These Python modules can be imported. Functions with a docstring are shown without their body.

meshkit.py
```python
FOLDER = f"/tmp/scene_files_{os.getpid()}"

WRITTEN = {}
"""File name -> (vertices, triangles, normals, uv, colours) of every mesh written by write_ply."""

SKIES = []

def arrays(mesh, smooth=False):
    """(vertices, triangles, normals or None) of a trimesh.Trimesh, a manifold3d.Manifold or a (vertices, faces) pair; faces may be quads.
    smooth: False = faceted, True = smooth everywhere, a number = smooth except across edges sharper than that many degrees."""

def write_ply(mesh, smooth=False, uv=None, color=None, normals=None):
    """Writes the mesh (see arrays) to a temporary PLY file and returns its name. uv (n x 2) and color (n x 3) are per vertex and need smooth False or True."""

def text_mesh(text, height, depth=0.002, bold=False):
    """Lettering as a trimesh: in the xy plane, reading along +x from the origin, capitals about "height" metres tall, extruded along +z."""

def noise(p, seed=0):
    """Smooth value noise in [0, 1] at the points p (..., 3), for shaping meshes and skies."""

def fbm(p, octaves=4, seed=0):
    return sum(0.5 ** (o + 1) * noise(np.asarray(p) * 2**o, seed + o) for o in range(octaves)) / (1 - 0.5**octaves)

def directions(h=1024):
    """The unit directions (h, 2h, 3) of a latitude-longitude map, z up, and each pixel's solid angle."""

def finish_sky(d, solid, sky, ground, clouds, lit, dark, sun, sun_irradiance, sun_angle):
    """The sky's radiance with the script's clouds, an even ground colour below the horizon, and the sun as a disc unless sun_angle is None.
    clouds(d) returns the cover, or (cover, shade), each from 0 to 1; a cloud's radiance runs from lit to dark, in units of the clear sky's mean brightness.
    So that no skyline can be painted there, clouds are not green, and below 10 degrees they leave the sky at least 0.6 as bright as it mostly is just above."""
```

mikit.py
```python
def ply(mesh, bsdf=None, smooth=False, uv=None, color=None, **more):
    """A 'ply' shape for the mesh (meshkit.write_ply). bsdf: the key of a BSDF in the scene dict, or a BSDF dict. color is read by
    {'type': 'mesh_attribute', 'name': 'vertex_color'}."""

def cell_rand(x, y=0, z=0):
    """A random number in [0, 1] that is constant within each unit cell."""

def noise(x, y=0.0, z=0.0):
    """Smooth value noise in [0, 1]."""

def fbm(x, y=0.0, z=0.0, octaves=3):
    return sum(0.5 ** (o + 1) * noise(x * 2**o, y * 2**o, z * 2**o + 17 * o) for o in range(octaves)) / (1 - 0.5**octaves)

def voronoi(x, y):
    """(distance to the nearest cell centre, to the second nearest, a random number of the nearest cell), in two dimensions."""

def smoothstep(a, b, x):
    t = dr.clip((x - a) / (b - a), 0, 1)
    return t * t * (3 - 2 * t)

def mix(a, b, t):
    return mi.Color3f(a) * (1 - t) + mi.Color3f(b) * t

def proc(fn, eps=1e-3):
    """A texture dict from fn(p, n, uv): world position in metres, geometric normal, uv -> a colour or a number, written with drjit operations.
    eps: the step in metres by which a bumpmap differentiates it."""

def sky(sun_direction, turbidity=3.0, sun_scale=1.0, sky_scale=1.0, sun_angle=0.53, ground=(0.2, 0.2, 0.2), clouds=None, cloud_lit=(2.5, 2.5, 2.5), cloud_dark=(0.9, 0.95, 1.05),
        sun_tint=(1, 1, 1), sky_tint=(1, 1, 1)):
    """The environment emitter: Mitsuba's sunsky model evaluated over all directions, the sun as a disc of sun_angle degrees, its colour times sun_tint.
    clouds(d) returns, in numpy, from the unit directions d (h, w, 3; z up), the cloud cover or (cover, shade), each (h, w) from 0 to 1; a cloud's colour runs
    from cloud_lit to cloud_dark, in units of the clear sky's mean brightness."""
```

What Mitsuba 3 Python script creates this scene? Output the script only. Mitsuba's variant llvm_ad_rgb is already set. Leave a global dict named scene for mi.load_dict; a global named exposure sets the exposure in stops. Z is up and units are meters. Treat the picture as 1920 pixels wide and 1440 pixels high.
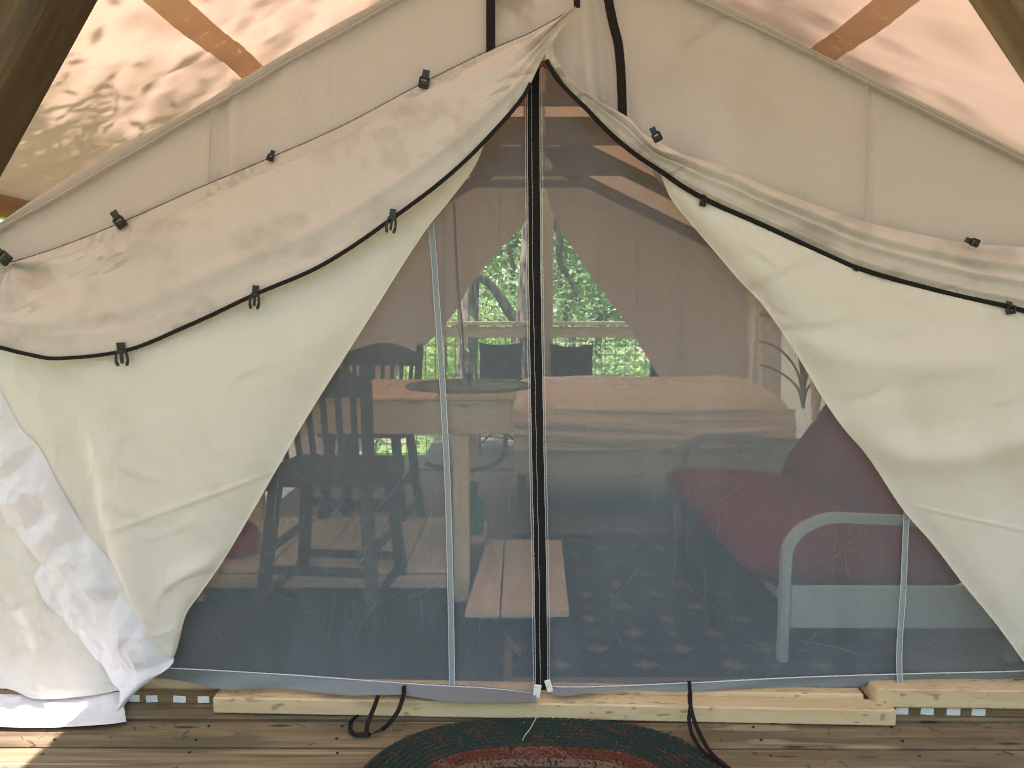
import math
import numpy as np
import trimesh
import drjit as dr
import mitsuba as mi
import mikit
import meshkit
from scipy.interpolate import PchipInterpolator
from scipy.spatial.transform import Rotation
from mikit import noise, fbm, smoothstep, mix, cell_rand, voronoi

T = mi.ScalarTransform4f
scene, labels = {}, {}

# ------------------------------------------------------------------ camera, sky, exposure
CAM = np.array([0.0, 0.0, 1.2])
YAW, PITCH, FOV = math.radians(-0.25), math.radians(5.3), 69.0
FW = np.array([math.sin(YAW) * math.cos(PITCH), math.cos(YAW) * math.cos(PITCH), -math.sin(PITCH)])
RT = np.cross(FW, [0, 0, 1]); RT /= np.linalg.norm(RT)
UP = np.cross(RT, FW)
scene['camera'] = {'type': 'perspective', 'fov': FOV, 'fov_axis': 'x', 'near_clip': 0.02, 'far_clip': 400.0,
                   'to_world': T().look_at(origin=CAM.tolist(), target=(CAM + FW).tolist(), up=[0, 0, 1])}
SUN = (-0.46, -0.05, 0.87)
def cloud_cover(d):
    return np.clip((meshkit.fbm(d * 3.0, 4, 11) - 0.30) * 3.0, 0, 0.85)
scene['sky'] = mikit.sky(SUN, turbidity=3, sun_scale=1.0, ground=(0.10, 0.11, 0.07), clouds=cloud_cover, cloud_lit=(1.6, 1.65, 1.7), sun_tint=(0.95, 0.945, 1.20), sky_tint=(0.98, 0.985, 1.11))
exposure = 3.65

FPX = 960 / math.tan(math.radians(FOV / 2))
def at(u, v, Y):
    """The point of the upright plane y = Y that was measured at (u, v) of the photograph."""
    d = FW + (u - 960) / FPX * RT - (v - 720) / FPX * UP
    return CAM + d * (Y / d[1])
def onz(u, v, z=0.0):
    d = FW + (u - 960) / FPX * RT - (v - 720) / FPX * UP
    return CAM + d * ((z - CAM[2]) / d[2])

D = 2.27        # the tent's front wall
DB = 5.25       # the tent's back wall
rng = np.random.default_rng(7)

# ------------------------------------------------------------------ materials
def rgb(*c): return {'type': 'rgb', 'value': [float(x) for x in c]}
def mat(name, d): scene['m_' + name] = d; return 'm_' + name
def two(d): return {'type': 'twosided', 'bsdf': d}
def plain(name, c, rough=0.6, spec=0.3, **k):
    return mat(name, two({'type': 'principled', 'base_color': c if isinstance(c, dict) else rgb(*c), 'roughness': rough, 'specular': spec, **k}))
def thin(name, c, trans, rough=0.8):
    return mat(name, {'type': 'principledthin', 'base_color': c if isinstance(c, dict) else rgb(*c), 'roughness': rough, 'diff_trans': trans, 'spec_trans': 0.0, 'eta': 1.3})

def wood_fn(axis, light, dark, ring=16.0, knots=0.0, stain=None, stain_amt=0.0, seed=0.0):
    a, b, c = {'x': (0, 1, 2), 'y': (1, 0, 2), 'z': (2, 0, 1), 'l': (2, 0, 1), 'r': (2, 0, 1)}[axis]
    def fn(p, n, uv):
        q = [p.x, p.y, p.z]
        if axis in 'lr':
            k = 0.48 if axis == 'l' else -0.48
            q = [p.x * 0.877 - p.z * k, p.y, p.z * 0.877 + p.x * k]
        l, s, t = q[a] + seed, q[b], q[c]
        w = fbm(l * 1.6, s * 7, t * 7, 2)
        g = fbm(l * 3.2 + 9, (s + w * 0.05) * ring * 3, (t + w * 0.04) * ring * 3, 3)
        f = noise(l * 9, s * 260, t * 260)
        v = dr.clip(0.25 + 1.25 * (g - 0.35) + 0.35 * (f - 0.5), 0, 1)
        col = mix(light, dark, v)
        if knots:
            d1, d2, r = voronoi(l * 4.0 + seed, (s + t) * 22.0)
            k = (1 - smoothstep(0.06, 0.20, d1)) * dr.select(r < knots, 1.0, 0.0)
            col = mix(col, (dark[0] * 0.45, dark[1] * 0.36, dark[2] * 0.3), k * 0.85)
        if stain is not None:
            m = smoothstep(0.48, 0.66, fbm(l * 3.2 + 3, s * 14 + 5, t * 14, 4))
            col = mix(col, stain, m * stain_amt)
        return col
    return fn
def wood(name, axis, light, dark, rough=0.7, **k):
    return plain(name, mikit.proc(wood_fn(axis, light, dark, **k)), rough, 0.25)

def canvas_fn(p, n, uv):
    a = fbm(p.x * 1.3 + 4, p.z * 1.1, p.y * 2, 3)
    st = smoothstep(0.56, 0.78, fbm(p.x * 5.0 + p.z * 2.4, p.z * 3.0 - p.x * 1.5 + 7, p.y * 5, 4))
    sp = smoothstep(0.84, 0.95, noise(p.x * 120 + p.z * 30, p.z * 70, 3.0)) * smoothstep(0.55, 0.85, noise(p.x * 6 + 9, p.z * 6))
    w = noise(p.x * 420, p.z * 420) - 0.5
    c = mix((0.765, 0.75, 0.722), (0.73, 0.71, 0.675), a)
    c = mix(c, (0.54, 0.48, 0.40), st * 0.24)
    c = mix(c, (0.34, 0.30, 0.25), sp * 0.12)
    return c * (1 + 0.05 * w)
def crease_fn(p, n, uv):
    def rid(a, b, c): return 1 - smoothstep(0.0, 0.16, dr.abs(noise(a, b, c) - 0.5))
    k = rid(p.x * 5.0 + p.z * 2.0, p.z * 6.0 - p.x * 3.0, 1.0) * smoothstep(0.45, 0.7, noise(p.x * 3.1, p.z * 3.1, 8.0))
    j = rid(p.x * 9.0 - p.z * 4.0 + 7, p.z * 8.0 + p.x * 5.0, 4.0) * smoothstep(0.5, 0.75, noise(p.x * 4.3 + 5, p.z * 4.3, 3.0))
    return k * 0.0065 + j * 0.0045 + 0.0032 * fbm(p.x * 22, p.z * 22, 2.0, 3) + 0.00016 * noise(p.x * 500, p.z * 500)
def creased(name, c, trans):
    scene['m_' + name] = {'type': 'bumpmap', 'arbitrary': mikit.proc(crease_fn, 1.5e-3), 'bsdf': {'type': 'principledthin', 'base_color': c, 'roughness': 0.8, 'diff_trans': trans, 'spec_trans': 0.0, 'eta': 1.3}}
    return 'm_' + name
CANVAS = creased('canvas', mikit.proc(canvas_fn), 0.30)
def flylit_gable_fn(p, n, uv):
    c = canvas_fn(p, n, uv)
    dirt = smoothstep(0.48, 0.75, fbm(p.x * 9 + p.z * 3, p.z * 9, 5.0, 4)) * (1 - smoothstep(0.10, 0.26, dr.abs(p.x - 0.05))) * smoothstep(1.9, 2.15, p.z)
    c = mi.Color3f(c.x * 0.77, c.y * 0.735, c.z * 0.775)  # same canvas, with the pinkish dim light under the fly put into its colour
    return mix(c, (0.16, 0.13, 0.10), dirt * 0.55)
GABLE_FLYLIT = creased('flylit_gable_canvas', mikit.proc(flylit_gable_fn), 0.25)
def flap_fn(p, n, uv):
    a = fbm(p.x * 2.3 + 14, p.z * 2.1, p.y * 2, 3)
    st = smoothstep(0.50, 0.74, fbm(p.x * 7.0 + p.z * 4.4, p.z * 9.0 - p.x * 4.5 + 7, p.y * 5, 4))
    sc = smoothstep(0.72, 0.9, noise(p.x * 16 + p.z * 9, p.z * 75 - p.x * 32, 3.0)) * smoothstep(0.55, 0.8, noise(p.x * 5 + 3, p.z * 5, 2))
    w = noise(p.x * 420, p.z * 420) - 0.5
    c = mix((0.665, 0.62, 0.605), (0.62, 0.57, 0.55), a)
    c = mix(c, (0.40, 0.36, 0.32), st * 0.42)
    c = mix(c, (0.20, 0.175, 0.15), sc * 0.42)
    ed = smoothstep(0.46, 0.70, fbm(p.x * 14, p.z * 14, 9.0, 4)) * smoothstep(0.5, 0.62, noise(p.x * 2.6 + 1, p.z * 3.4, 6.0))
    c = mix(c, (0.33, 0.31, 0.30), ed * 0.26)
    return c * (1 + 0.06 * w)
FLAP = creased('flap', mikit.proc(flap_fn), 0.25)
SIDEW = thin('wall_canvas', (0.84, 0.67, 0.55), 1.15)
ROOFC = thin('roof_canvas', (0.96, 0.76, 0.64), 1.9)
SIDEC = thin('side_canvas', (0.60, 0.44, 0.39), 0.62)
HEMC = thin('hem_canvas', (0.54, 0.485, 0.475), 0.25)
VINYL = mat('vinyl', two({'type': 'principled', 'base_color': mikit.proc(lambda p, n, uv: mix((0.69, 0.685, 0.74), (0.36, 0.29, 0.21), 0.75 * smoothstep(0.55, 0.75, fbm(p.x * 8 + 1, p.y * 14, 2.2, 4)) * (1 - smoothstep(0.02, 0.06, p.z)))), 'roughness': 0.42, 'specular': 0.45}))
def fly_fn(p, n, uv):
    s = fbm(p.y * 1.5, (dr.abs(p.x) * 0.9 + p.z * 0.3) * 6 + p.y * 1.2, 1.0, 3)
    return mix((0.905, 0.725, 0.56), (0.86, 0.63, 0.455), s)
FLY = thin('fly', mikit.proc(fly_fn), 0.34, 0.5)
FLYBAND = thin('fly_band', (0.84, 0.72, 0.60), 0.95, 0.6)
BLACK = plain('black_webbing', (0.012, 0.011, 0.011), 0.75, 0.2)
PLASTIC = plain('black_plastic', (0.015, 0.015, 0.016), 0.35, 0.5)
STITCH = plain('stitch', (0.62, 0.66, 0.70), 0.7)
def flaphem_fn(p, n, uv):
    m = smoothstep(0.55, 0.7, noise(p.x * 60, p.z * 60, 1.0)) * smoothstep(0.4, 0.6, noise(p.x * 7, 3.0, 1.0))
    return mix((0.60, 0.56, 0.54), (0.42, 0.39, 0.385), 0.25 * fbm(p.x * 9, p.z * 9, 0, 3) + 0.5 * m)
FLAPHEM = thin('flap_hem', mikit.proc(flaphem_fn), 0.2)
def mesh_fn(p, n, uv):
    a = fbm(p.x * 2.0, p.z * 2.0, 1.0, 3)
    du = (noise(p.x * 300, p.z * 300) - 0.5) * 0.15
    return mix((0.285, 0.345, 0.41), (0.325, 0.38, 0.44), a) * (1 + du) * (0.94 + 0.14 * smoothstep(0.4, 0.7, fbm(p.x * 7, p.z * 2.2, 3.0, 3)))
MESHM = mat('insect_mesh', {'type': 'mask', 'opacity': 0.33, 'bsdf': two({'type': 'diffuse', 'reflectance': mikit.proc(mesh_fn)})})
HEMG = plain('grey_hem', (0.20, 0.225, 0.25), 0.7)
TAPEG = plain('grey_tape', (0.26, 0.29, 0.32), 0.7)
WHITE = plain('white_tag', (0.80, 0.82, 0.84), 0.6)

_dw = wood_fn('x', (0.30, 0.235, 0.145), (0.085, 0.061, 0.036), ring=14, knots=0.14, stain=(0.12, 0.105, 0.075), stain_amt=0.65)
def deck_fn(p, n, uv):
    r = cell_rand(dr.floor((p.y - 2.19 - 0.0715) / 0.143))
    sc = smoothstep(0.70, 0.86, noise(p.x * 3.5 + r * 40, p.y * 55, 3.0)) * smoothstep(0.45, 0.7, noise(p.x * 1.3 + 9 * r, p.y * 11))
    return mix(_dw(p, n, uv) * (0.78 + 0.42 * r), (0.40, 0.33, 0.22), 0.55 * sc)
DECKW = plain('deck_wood', mikit.proc(deck_fn), 0.75, 0.25)
_pn = wood_fn('x', (0.66, 0.53, 0.34), (0.54, 0.40, 0.23), ring=9)
def pine_fn(p, n, uv):
    q = p.y * 1.3 + p.z
    k = smoothstep(0.74, 0.90, noise(p.x * 40, q * 90, 4.0)) * smoothstep(0.45, 0.7, noise(p.x * 6, q * 14, 2.0))
    d = smoothstep(0.50, 0.68, fbm(p.x * 9, q * 26, 7.0, 4)) * smoothstep(0.4, 0.65, noise(p.x * 3.1, q * 8, 5.0))
    c = mix(_pn(p, n, uv), (0.36, 0.27, 0.17), 0.55 * d)
    return mix(c, (0.16, 0.10, 0.055), 0.55 * k)
PINE = plain('pine', mikit.proc(pine_fn), 0.6, 0.25)
BASEW = wood('base_board', 'x', (0.26, 0.18, 0.10), (0.12, 0.08, 0.045), 0.75, ring=12)
FRAMEW = wood('frame_wood', 'x', (0.22, 0.14, 0.10), (0.12, 0.075, 0.055), 0.7, ring=9)
RIDGEW = wood('ridge_wood', 'y', (0.40, 0.29, 0.20), (0.26, 0.17, 0.11), 0.7, ring=9)
DARKW = wood('dark_timber', 'l', (0.115, 0.070, 0.036), (0.036, 0.020, 0.010), 0.7, ring=7, stain=(0.03, 0.022, 0.015), stain_amt=0.7)
OLIVEW = wood('olive_timber', 'r', (0.30, 0.215, 0.125), (0.15, 0.10, 0.055), 0.7, ring=7, knots=0.2, stain=(0.10, 0.07, 0.04), stain_amt=0.6)
LOGW = wood('log', 'y', (0.46, 0.30, 0.17), (0.30, 0.17, 0.08), 0.7, ring=6, knots=0.3)
TABLEX = wood('table_wood', 'x', (0.62, 0.48, 0.34), (0.48, 0.34, 0.22), 0.55, ring=8, knots=0.15)
TABLEY = wood('table_plank', 'y', (0.68, 0.565, 0.45), (0.54, 0.42, 0.32), 0.55, ring=8, knots=0.08)
TABLEZ = wood('table_leg', 'z', (0.70, 0.56, 0.37), (0.56, 0.41, 0.24), 0.55, ring=8)
RAILW = wood('rail_wood', 'x', (0.78, 0.63, 0.50), (0.60, 0.46, 0.35), 0.7, ring=8)
STOOLW = plain('stool_paint', mikit.proc(lambda p, n, uv: mix((0.028, 0.024, 0.024), (0.055, 0.045, 0.042), fbm(p.x * 30, p.y * 30, p.z * 6, 2))), 0.45, 0.4)
CARPET = plain('carpet', mikit.proc(lambda p, n, uv: mix((0.13, 0.115, 0.10), (0.19, 0.17, 0.145), fbm(p.x * 60, p.y * 60, 0, 3))), 0.95, 0.05)
TEAL = plain('dark_carpet', mikit.proc(lambda p, n, uv: mix((0.028, 0.033, 0.040), (0.055, 0.06, 0.066), fbm(p.x * 25, p.y * 25, 0, 4))), 0.95, 0.05)
def rug_fn(p, n, uv):
    base = mix((0.020, 0.024, 0.032), (0.034, 0.038, 0.046), fbm(p.x * 80, p.y * 80, 0, 2))
    def motif(ox, oy, rx, ry, jag):
        u = (p.x + ox) / 0.30; v = (p.y + oy) / 0.26
        fu = dr.abs(u - dr.floor(u) - 0.5) * 0.30; fv = dr.abs(v - dr.floor(v) - 0.5) * 0.26
        d = fu / rx + fv / ry + jag * (noise(p.x * 130, p.y * 130) - 0.5)
        ring = smoothstep(0.25, 0.35, dr.abs(d - 0.52))
        return (1 - smoothstep(0.85, 1.0, d)) * (0.45 + 0.55 * ring)
    m = dr.maximum(motif(0, 0, 0.050, 0.044, 0.5), motif(0.15, 0.13, 0.050, 0.044, 0.5))
    s = dr.maximum(motif(0.15, 0.0, 0.022, 0.020, 0.3), motif(0.0, 0.13, 0.022, 0.020, 0.3))
    return mix(base, (0.21, 0.19, 0.17), dr.maximum(m, 0.7 * s))
RUGM = plain('diamond_rug', mikit.proc(rug_fn), 0.95, 0.05)
QUILT = plain('quilt', (0.88, 0.83, 0.80), 0.85, 0.1)
SHEET = plain('sheet', (0.78, 0.71, 0.66), 0.85, 0.1)
SKIRT = plain('bed_skirt', (0.60, 0.54, 0.48), 0.85, 0.1)
REDF = plain('red_futon', mikit.proc(lambda p, n, uv: mix((0.15, 0.028, 0.038), (0.21, 0.045, 0.055), fbm(p.x * 6, p.y * 6, p.z * 6, 3))), 0.9, 0.1)
GREYM = plain('grey_metal', (0.36, 0.41, 0.42), 0.4, 0.5)
RODM = plain('rod_silhouette', (0.26, 0.17, 0.10), 0.5, 0.4)  # dark backlit look of the rods against the bright wall, put into their colour
WICKER = plain('white_iron', (0.88, 0.82, 0.74), 0.6, 0.3)
REDP = plain('red_plastic', (0.42, 0.02, 0.02), 0.3, 0.5)
GREENP = plain('green_cylinder', (0.012, 0.11, 0.09), 0.3, 0.5)
TILE = plain('fire_glass', mikit.proc(lambda p, n, uv: mix((0.03, 0.035, 0.032), (0.16, 0.17, 0.15), smoothstep(0.4, 0.8, noise(p.x * 70, p.y * 70)))), 0.35, 0.5)
HOSE = plain('hose_rubber', (0.11, 0.11, 0.12), 0.5, 0.4)
PALET = plain('pale_tile', mikit.proc(lambda p, n, uv: mix((0.50, 0.45, 0.30), (0.30, 0.30, 0.19), fbm(p.x * 9, p.y * 22, 0, 3))), 0.45, 0.4)
CAMPF = plain('camp_fabric', (0.030, 0.028, 0.030), 0.85, 0.15)
STEEL = plain('steel_wire', (0.035, 0.04, 0.05), 0.5, 0.5)
GLASSL = mat('lamp_glass', {'type': 'principledthin', 'base_color': rgb(0.8, 0.78, 0.74), 'roughness': 0.25, 'spec_trans': 0.5, 'diff_trans': 0.6, 'eta': 1.4})
TWIG = plain('twig', (0.11, 0.075, 0.045), 0.9, 0.1)
CORD = plain('cord', (0.12, 0.09, 0.08), 0.7)
TWINE = plain('twine', (0.50, 0.42, 0.30), 0.8)
def bark_fn(p, n, uv):
    g = fbm(p.x * 26 + p.y * 18, p.y * 26 - p.x * 15, p.z * 5, 4)
    return mix((0.05, 0.04, 0.034), (0.27, 0.225, 0.195), smoothstep(0.3, 0.7, g))
BARK = plain('bark', mikit.proc(bark_fn), 0.9, 0.1)
LEAF = thin('leaf', mikit.proc(lambda p, n, uv: mix((0.27, 0.44, 0.11), (0.44, 0.58, 0.20), noise(p.x * 3, p.y * 3, p.z * 3))), 1.1, 0.5)
LEAF2 = thin('leaf_cool', mikit.proc(lambda p, n, uv: mix((0.22, 0.39, 0.17), (0.38, 0.52, 0.28), noise(p.x * 3, p.y * 3, p.z * 3))), 1.1, 0.5)
GROUNDM = plain('forest_floor', mikit.proc(lambda p, n, uv: mix(mix((0.10, 0.085, 0.06), (0.21, 0.185, 0.14), fbm(p.x * 5, p.y * 5, 0, 4)), (0.11, 0.18, 0.06), smoothstep(0.45, 0.6, fbm(p.x * 0.7, p.y * 0.7, 3, 3)))), 0.95, 0.05)
def braid_mat(name, a, b, c, t1, t2):
    def fn(p, n, uv):
        r = noise(p.x * 230, p.y * 230, p.z * 60)
        q = noise(p.x * 190 + 40, p.y * 190, 7.0)
        ang = noise(p.x * 24 + p.y * 30, p.y * 24 - p.x * 9, 2.0)
        k = mix(a, b, smoothstep(t1, t1 + 0.08, r * 0.75 + ang * 0.35))
        return mix(k, c, smoothstep(t2, t2 + 0.06, q))
    return plain(name, mikit.proc(fn), 0.95, 0.05)
BR_GREEN = braid_mat('braid_green', (0.026, 0.042, 0.037), (0.080, 0.042, 0.033), (0.17, 0.16, 0.13), 0.64, 0.92)
BR_RED = braid_mat('braid_red', (0.105, 0.038, 0.027), (0.155, 0.08, 0.058), (0.03, 0.03, 0.025), 0.62, 0.80)
BR_TAN = braid_mat('braid_tan', (0.15, 0.105, 0.075), (0.10, 0.045, 0.03), (0.03, 0.03, 0.025), 0.66, 0.72)

# ------------------------------------------------------------------ mesh helpers
def cat(ms): return trimesh.util.concatenate(ms)
def box(cx, cy, cz, sx, sy, sz, rot=None, bev=0.0):
    if bev:
        b = min(bev, 0.45 * min(sx, sy, sz)); pts = []
        for X in (-1, 1):
            for Y in (-1, 1):
                for Z in (-1, 1):
                    for k in range(3):
                        q = [X * (sx / 2), Y * (sy / 2), Z * (sz / 2)]
                        for j in range(3):
                            if j != k: q[j] -= (X, Y, Z)[j] * b
                        pts.append(q)
        m = trimesh.convex.convex_hull(np.array(pts))
    else:
        m = trimesh.creation.box((sx, sy, sz))
    if rot is not None: m.apply_transform(np.block([[Rotation.from_euler('xyz', rot).as_matrix(), np.zeros((3, 1))], [np.zeros((1, 3)), 1]]))
    m.apply_translation((cx, cy, cz)); return m
def bar(p, q, w, h, side=(1, 0, 0), bev=0.003):
    """A bevelled square bar from p to q; w is measured along side."""
    p, q = np.asarray(p, float), np.asarray(q, float); L = np.linalg.norm(q - p); z = (q - p) / L
    x = np.asarray(side, float); x = x - z * (x @ z); x /= np.linalg.norm(x); y = np.cross(z, x)
    m = box(0, 0, 0, w, h, L, bev=bev); M = np.eye(4); M[:3, 0], M[:3, 1], M[:3, 2], M[:3, 3] = x, y, z, (p + q) / 2
    m.apply_transform(M); return m
def spl(pts, n, start=0.0, end=1.0):
    pts = np.asarray(pts, float); s = np.r_[0, np.cumsum(np.linalg.norm(np.diff(pts, axis=0), axis=1))]; s /= s[-1]
    return PchipInterpolator(s, pts)(np.linspace(start, end, n))
def frames(c):
    t = np.gradient(c, axis=0); t /= np.linalg.norm(t, axis=1, keepdims=True) + 1e-12
    a = np.array([0, 0, 1.0]) if abs(t[0, 2]) < 0.9 else np.array([1.0, 0, 0]); ns = []
    for k in t:
        a = a - k * (a @ k); a /= np.linalg.norm(a); ns.append(a)
    n = np.array(ns); return t, n, np.cross(t, n)
def tube(pts, r, sides=8, caps=True):
    c = np.asarray(pts, float); r = np.broadcast_to(np.asarray(r, float), (len(c),)); t, n, b = frames(c)
    a = np.arange(sides) / sides * 2 * np.pi
    v = c[:, None] + r[:, None, None] * (np.cos(a)[None, :, None] * n[:, None] + np.sin(a)[None, :, None] * b[:, None])
    k = np.arange(len(c) - 1)[:, None] * sides; i = np.arange(sides)[None]; j = (i + 1) % sides
    f = np.stack([k + i, k + j, k + sides + j, k + sides + i], -1).reshape(-1, 4)
    f = np.vstack([f[:, [0, 1, 2]], f[:, [0, 2, 3]]]); v = v.reshape(-1, 3)
    if caps:
        m = len(v); v = np.vstack([v, c[:1], c[-1:]]); i = np.arange(sides); j = (i + 1) % sides; o = (len(c) - 1) * sides
        f = np.vstack([f, np.stack([j, i, i * 0 + m], 1), np.stack([o + i, o + j, i * 0 + m + 1], 1)])
    return trimesh.Trimesh(v, f, process=False)
def grid(P):
    nu, nv = P.shape[:2]; i = np.arange(nu - 1)[:, None] * nv + np.arange(nv - 1)[None]
    f = np.stack([i, i + 1, i + nv + 1, i + nv], -1).reshape(-1, 4)
    return trimesh.Trimesh(P.reshape(-1, 3), np.vstack([f[:, [0, 1, 2]], f[:, [0, 2, 3]]]), process=False)
def ribbon(c, w, side, thick=0.0015):
    """A flat strap of width w along the points c; side = the direction of its width (one for all or one each)."""
    c = np.asarray(c, float); t = np.gradient(c, axis=0); s = np.broadcast_to(np.asarray(side, float), c.shape)
    s = s - t * (np.sum(s * t, 1) / np.maximum(np.sum(t * t, 1), 1e-12))[:, None]; s = s / np.linalg.norm(s, axis=1, keepdims=True)
    n = np.cross(t, s); n /= np.linalg.norm(n, axis=1, keepdims=True); w = np.broadcast_to(w, (len(c),))[:, None]
    P = np.stack([c - s * w / 2 - n * thick / 2, c + s * w / 2 - n * thick / 2, c + s * w / 2 + n * thick / 2, c - s * w / 2 + n * thick / 2, c - s * w / 2 - n * thick / 2], 1)
    return cat([grid(P), trimesh.Trimesh(np.vstack([P[0, :4], P[-1, :4]]), [[0, 1, 2], [0, 2, 3], [4, 6, 5], [4, 7, 6]], process=False)])
def lathe(prof, centre, sides=24):
    m = trimesh.creation.revolve(np.array(prof, float), sections=sides); m.apply_translation(centre); return m
def place(m, loc=(0, 0, 0), rz=0.0):
    M = np.eye(4); M[:3, :3] = Rotation.from_euler('z', rz).as_matrix(); M[:3, 3] = loc
    m = m.copy(); m.apply_transform(M); return m

def numbered(key):
    if key not in scene and key not in labels and not any(k.startswith(key + '__') for k in scene): return key
    i = 1
    while f'{key}_{i:03d}' in scene or f'{key}_{i:03d}' in labels or any(k.startswith(f'{key}_{i:03d}__') for k in scene): i += 1
    return f'{key}_{i:03d}'
def obj(name, mesh, m, parent=None, smooth=False, label=None, kind=None):
    key = numbered(f'{parent}__{name}' if parent else name)
    scene[key] = mikit.ply(mesh, m, smooth=smooth)
    if label or kind: labels[key] = {**({'label': label} if label else {}), **({'kind': kind} if kind else {})}
    return key
def thing(name, label, category, group=None):
    key = numbered(name); labels[key] = {'label': label, 'category': category, **({'group': group} if group else {})}
    return key
def tag(key, label, category, group=None):
    labels[key] = {'label': label, 'category': category, **({'group': group} if group else {})}

def edge(pts, n, off=0.0, Y=D):
    """Resampled measured outline (u, v[, offset towards the viewer]) -> n points (u, v, offset)."""
    q = np.array([(p[0], p[1], p[2] if len(p) > 2 else off) for p in pts], float)
    return spl(q, n)
def world(e, Y=D): return np.array([at(u, v, Y - o) for u, v, o in e])
def cloth(ea, eb, nu, nv, disp=None, Y=D):
    A, B = world(edge(ea, nu), Y), world(edge(eb, nu), Y)
    v = np.linspace(0, 1, nv)[None, :, None]; P = A[:, None] * (1 - v) + B[:, None] * v
    if disp is not None:
        U, V = np.meshgrid(np.linspace(0, 1, nu), np.linspace(0, 1, nv), indexing='ij')
        P[..., 1] -= disp(U, V, P)
    return P
def bump(x, c, w): return np.exp(-((x - c) / w) ** 2)
def nz(P, f, seed=0, octv=3): return meshkit.fbm(P * np.asarray(f), octv, seed) - 0.5

# ------------------------------------------------------------------ setting
gx, gy = np.meshgrid(np.linspace(-90, 90, 121), np.linspace(-60, 120, 121), indexing='ij')
gz = -1.0 - 0.02 * np.maximum(gy - 6, 0) + 0.5 * (meshkit.fbm(np.stack([gx * 0.09, gy * 0.09, gx * 0], -1), 3) - 0.5)
obj('ground', grid(np.stack([gx, gy, gz], -1)), GROUNDM, smooth=True, kind='structure')

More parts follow.
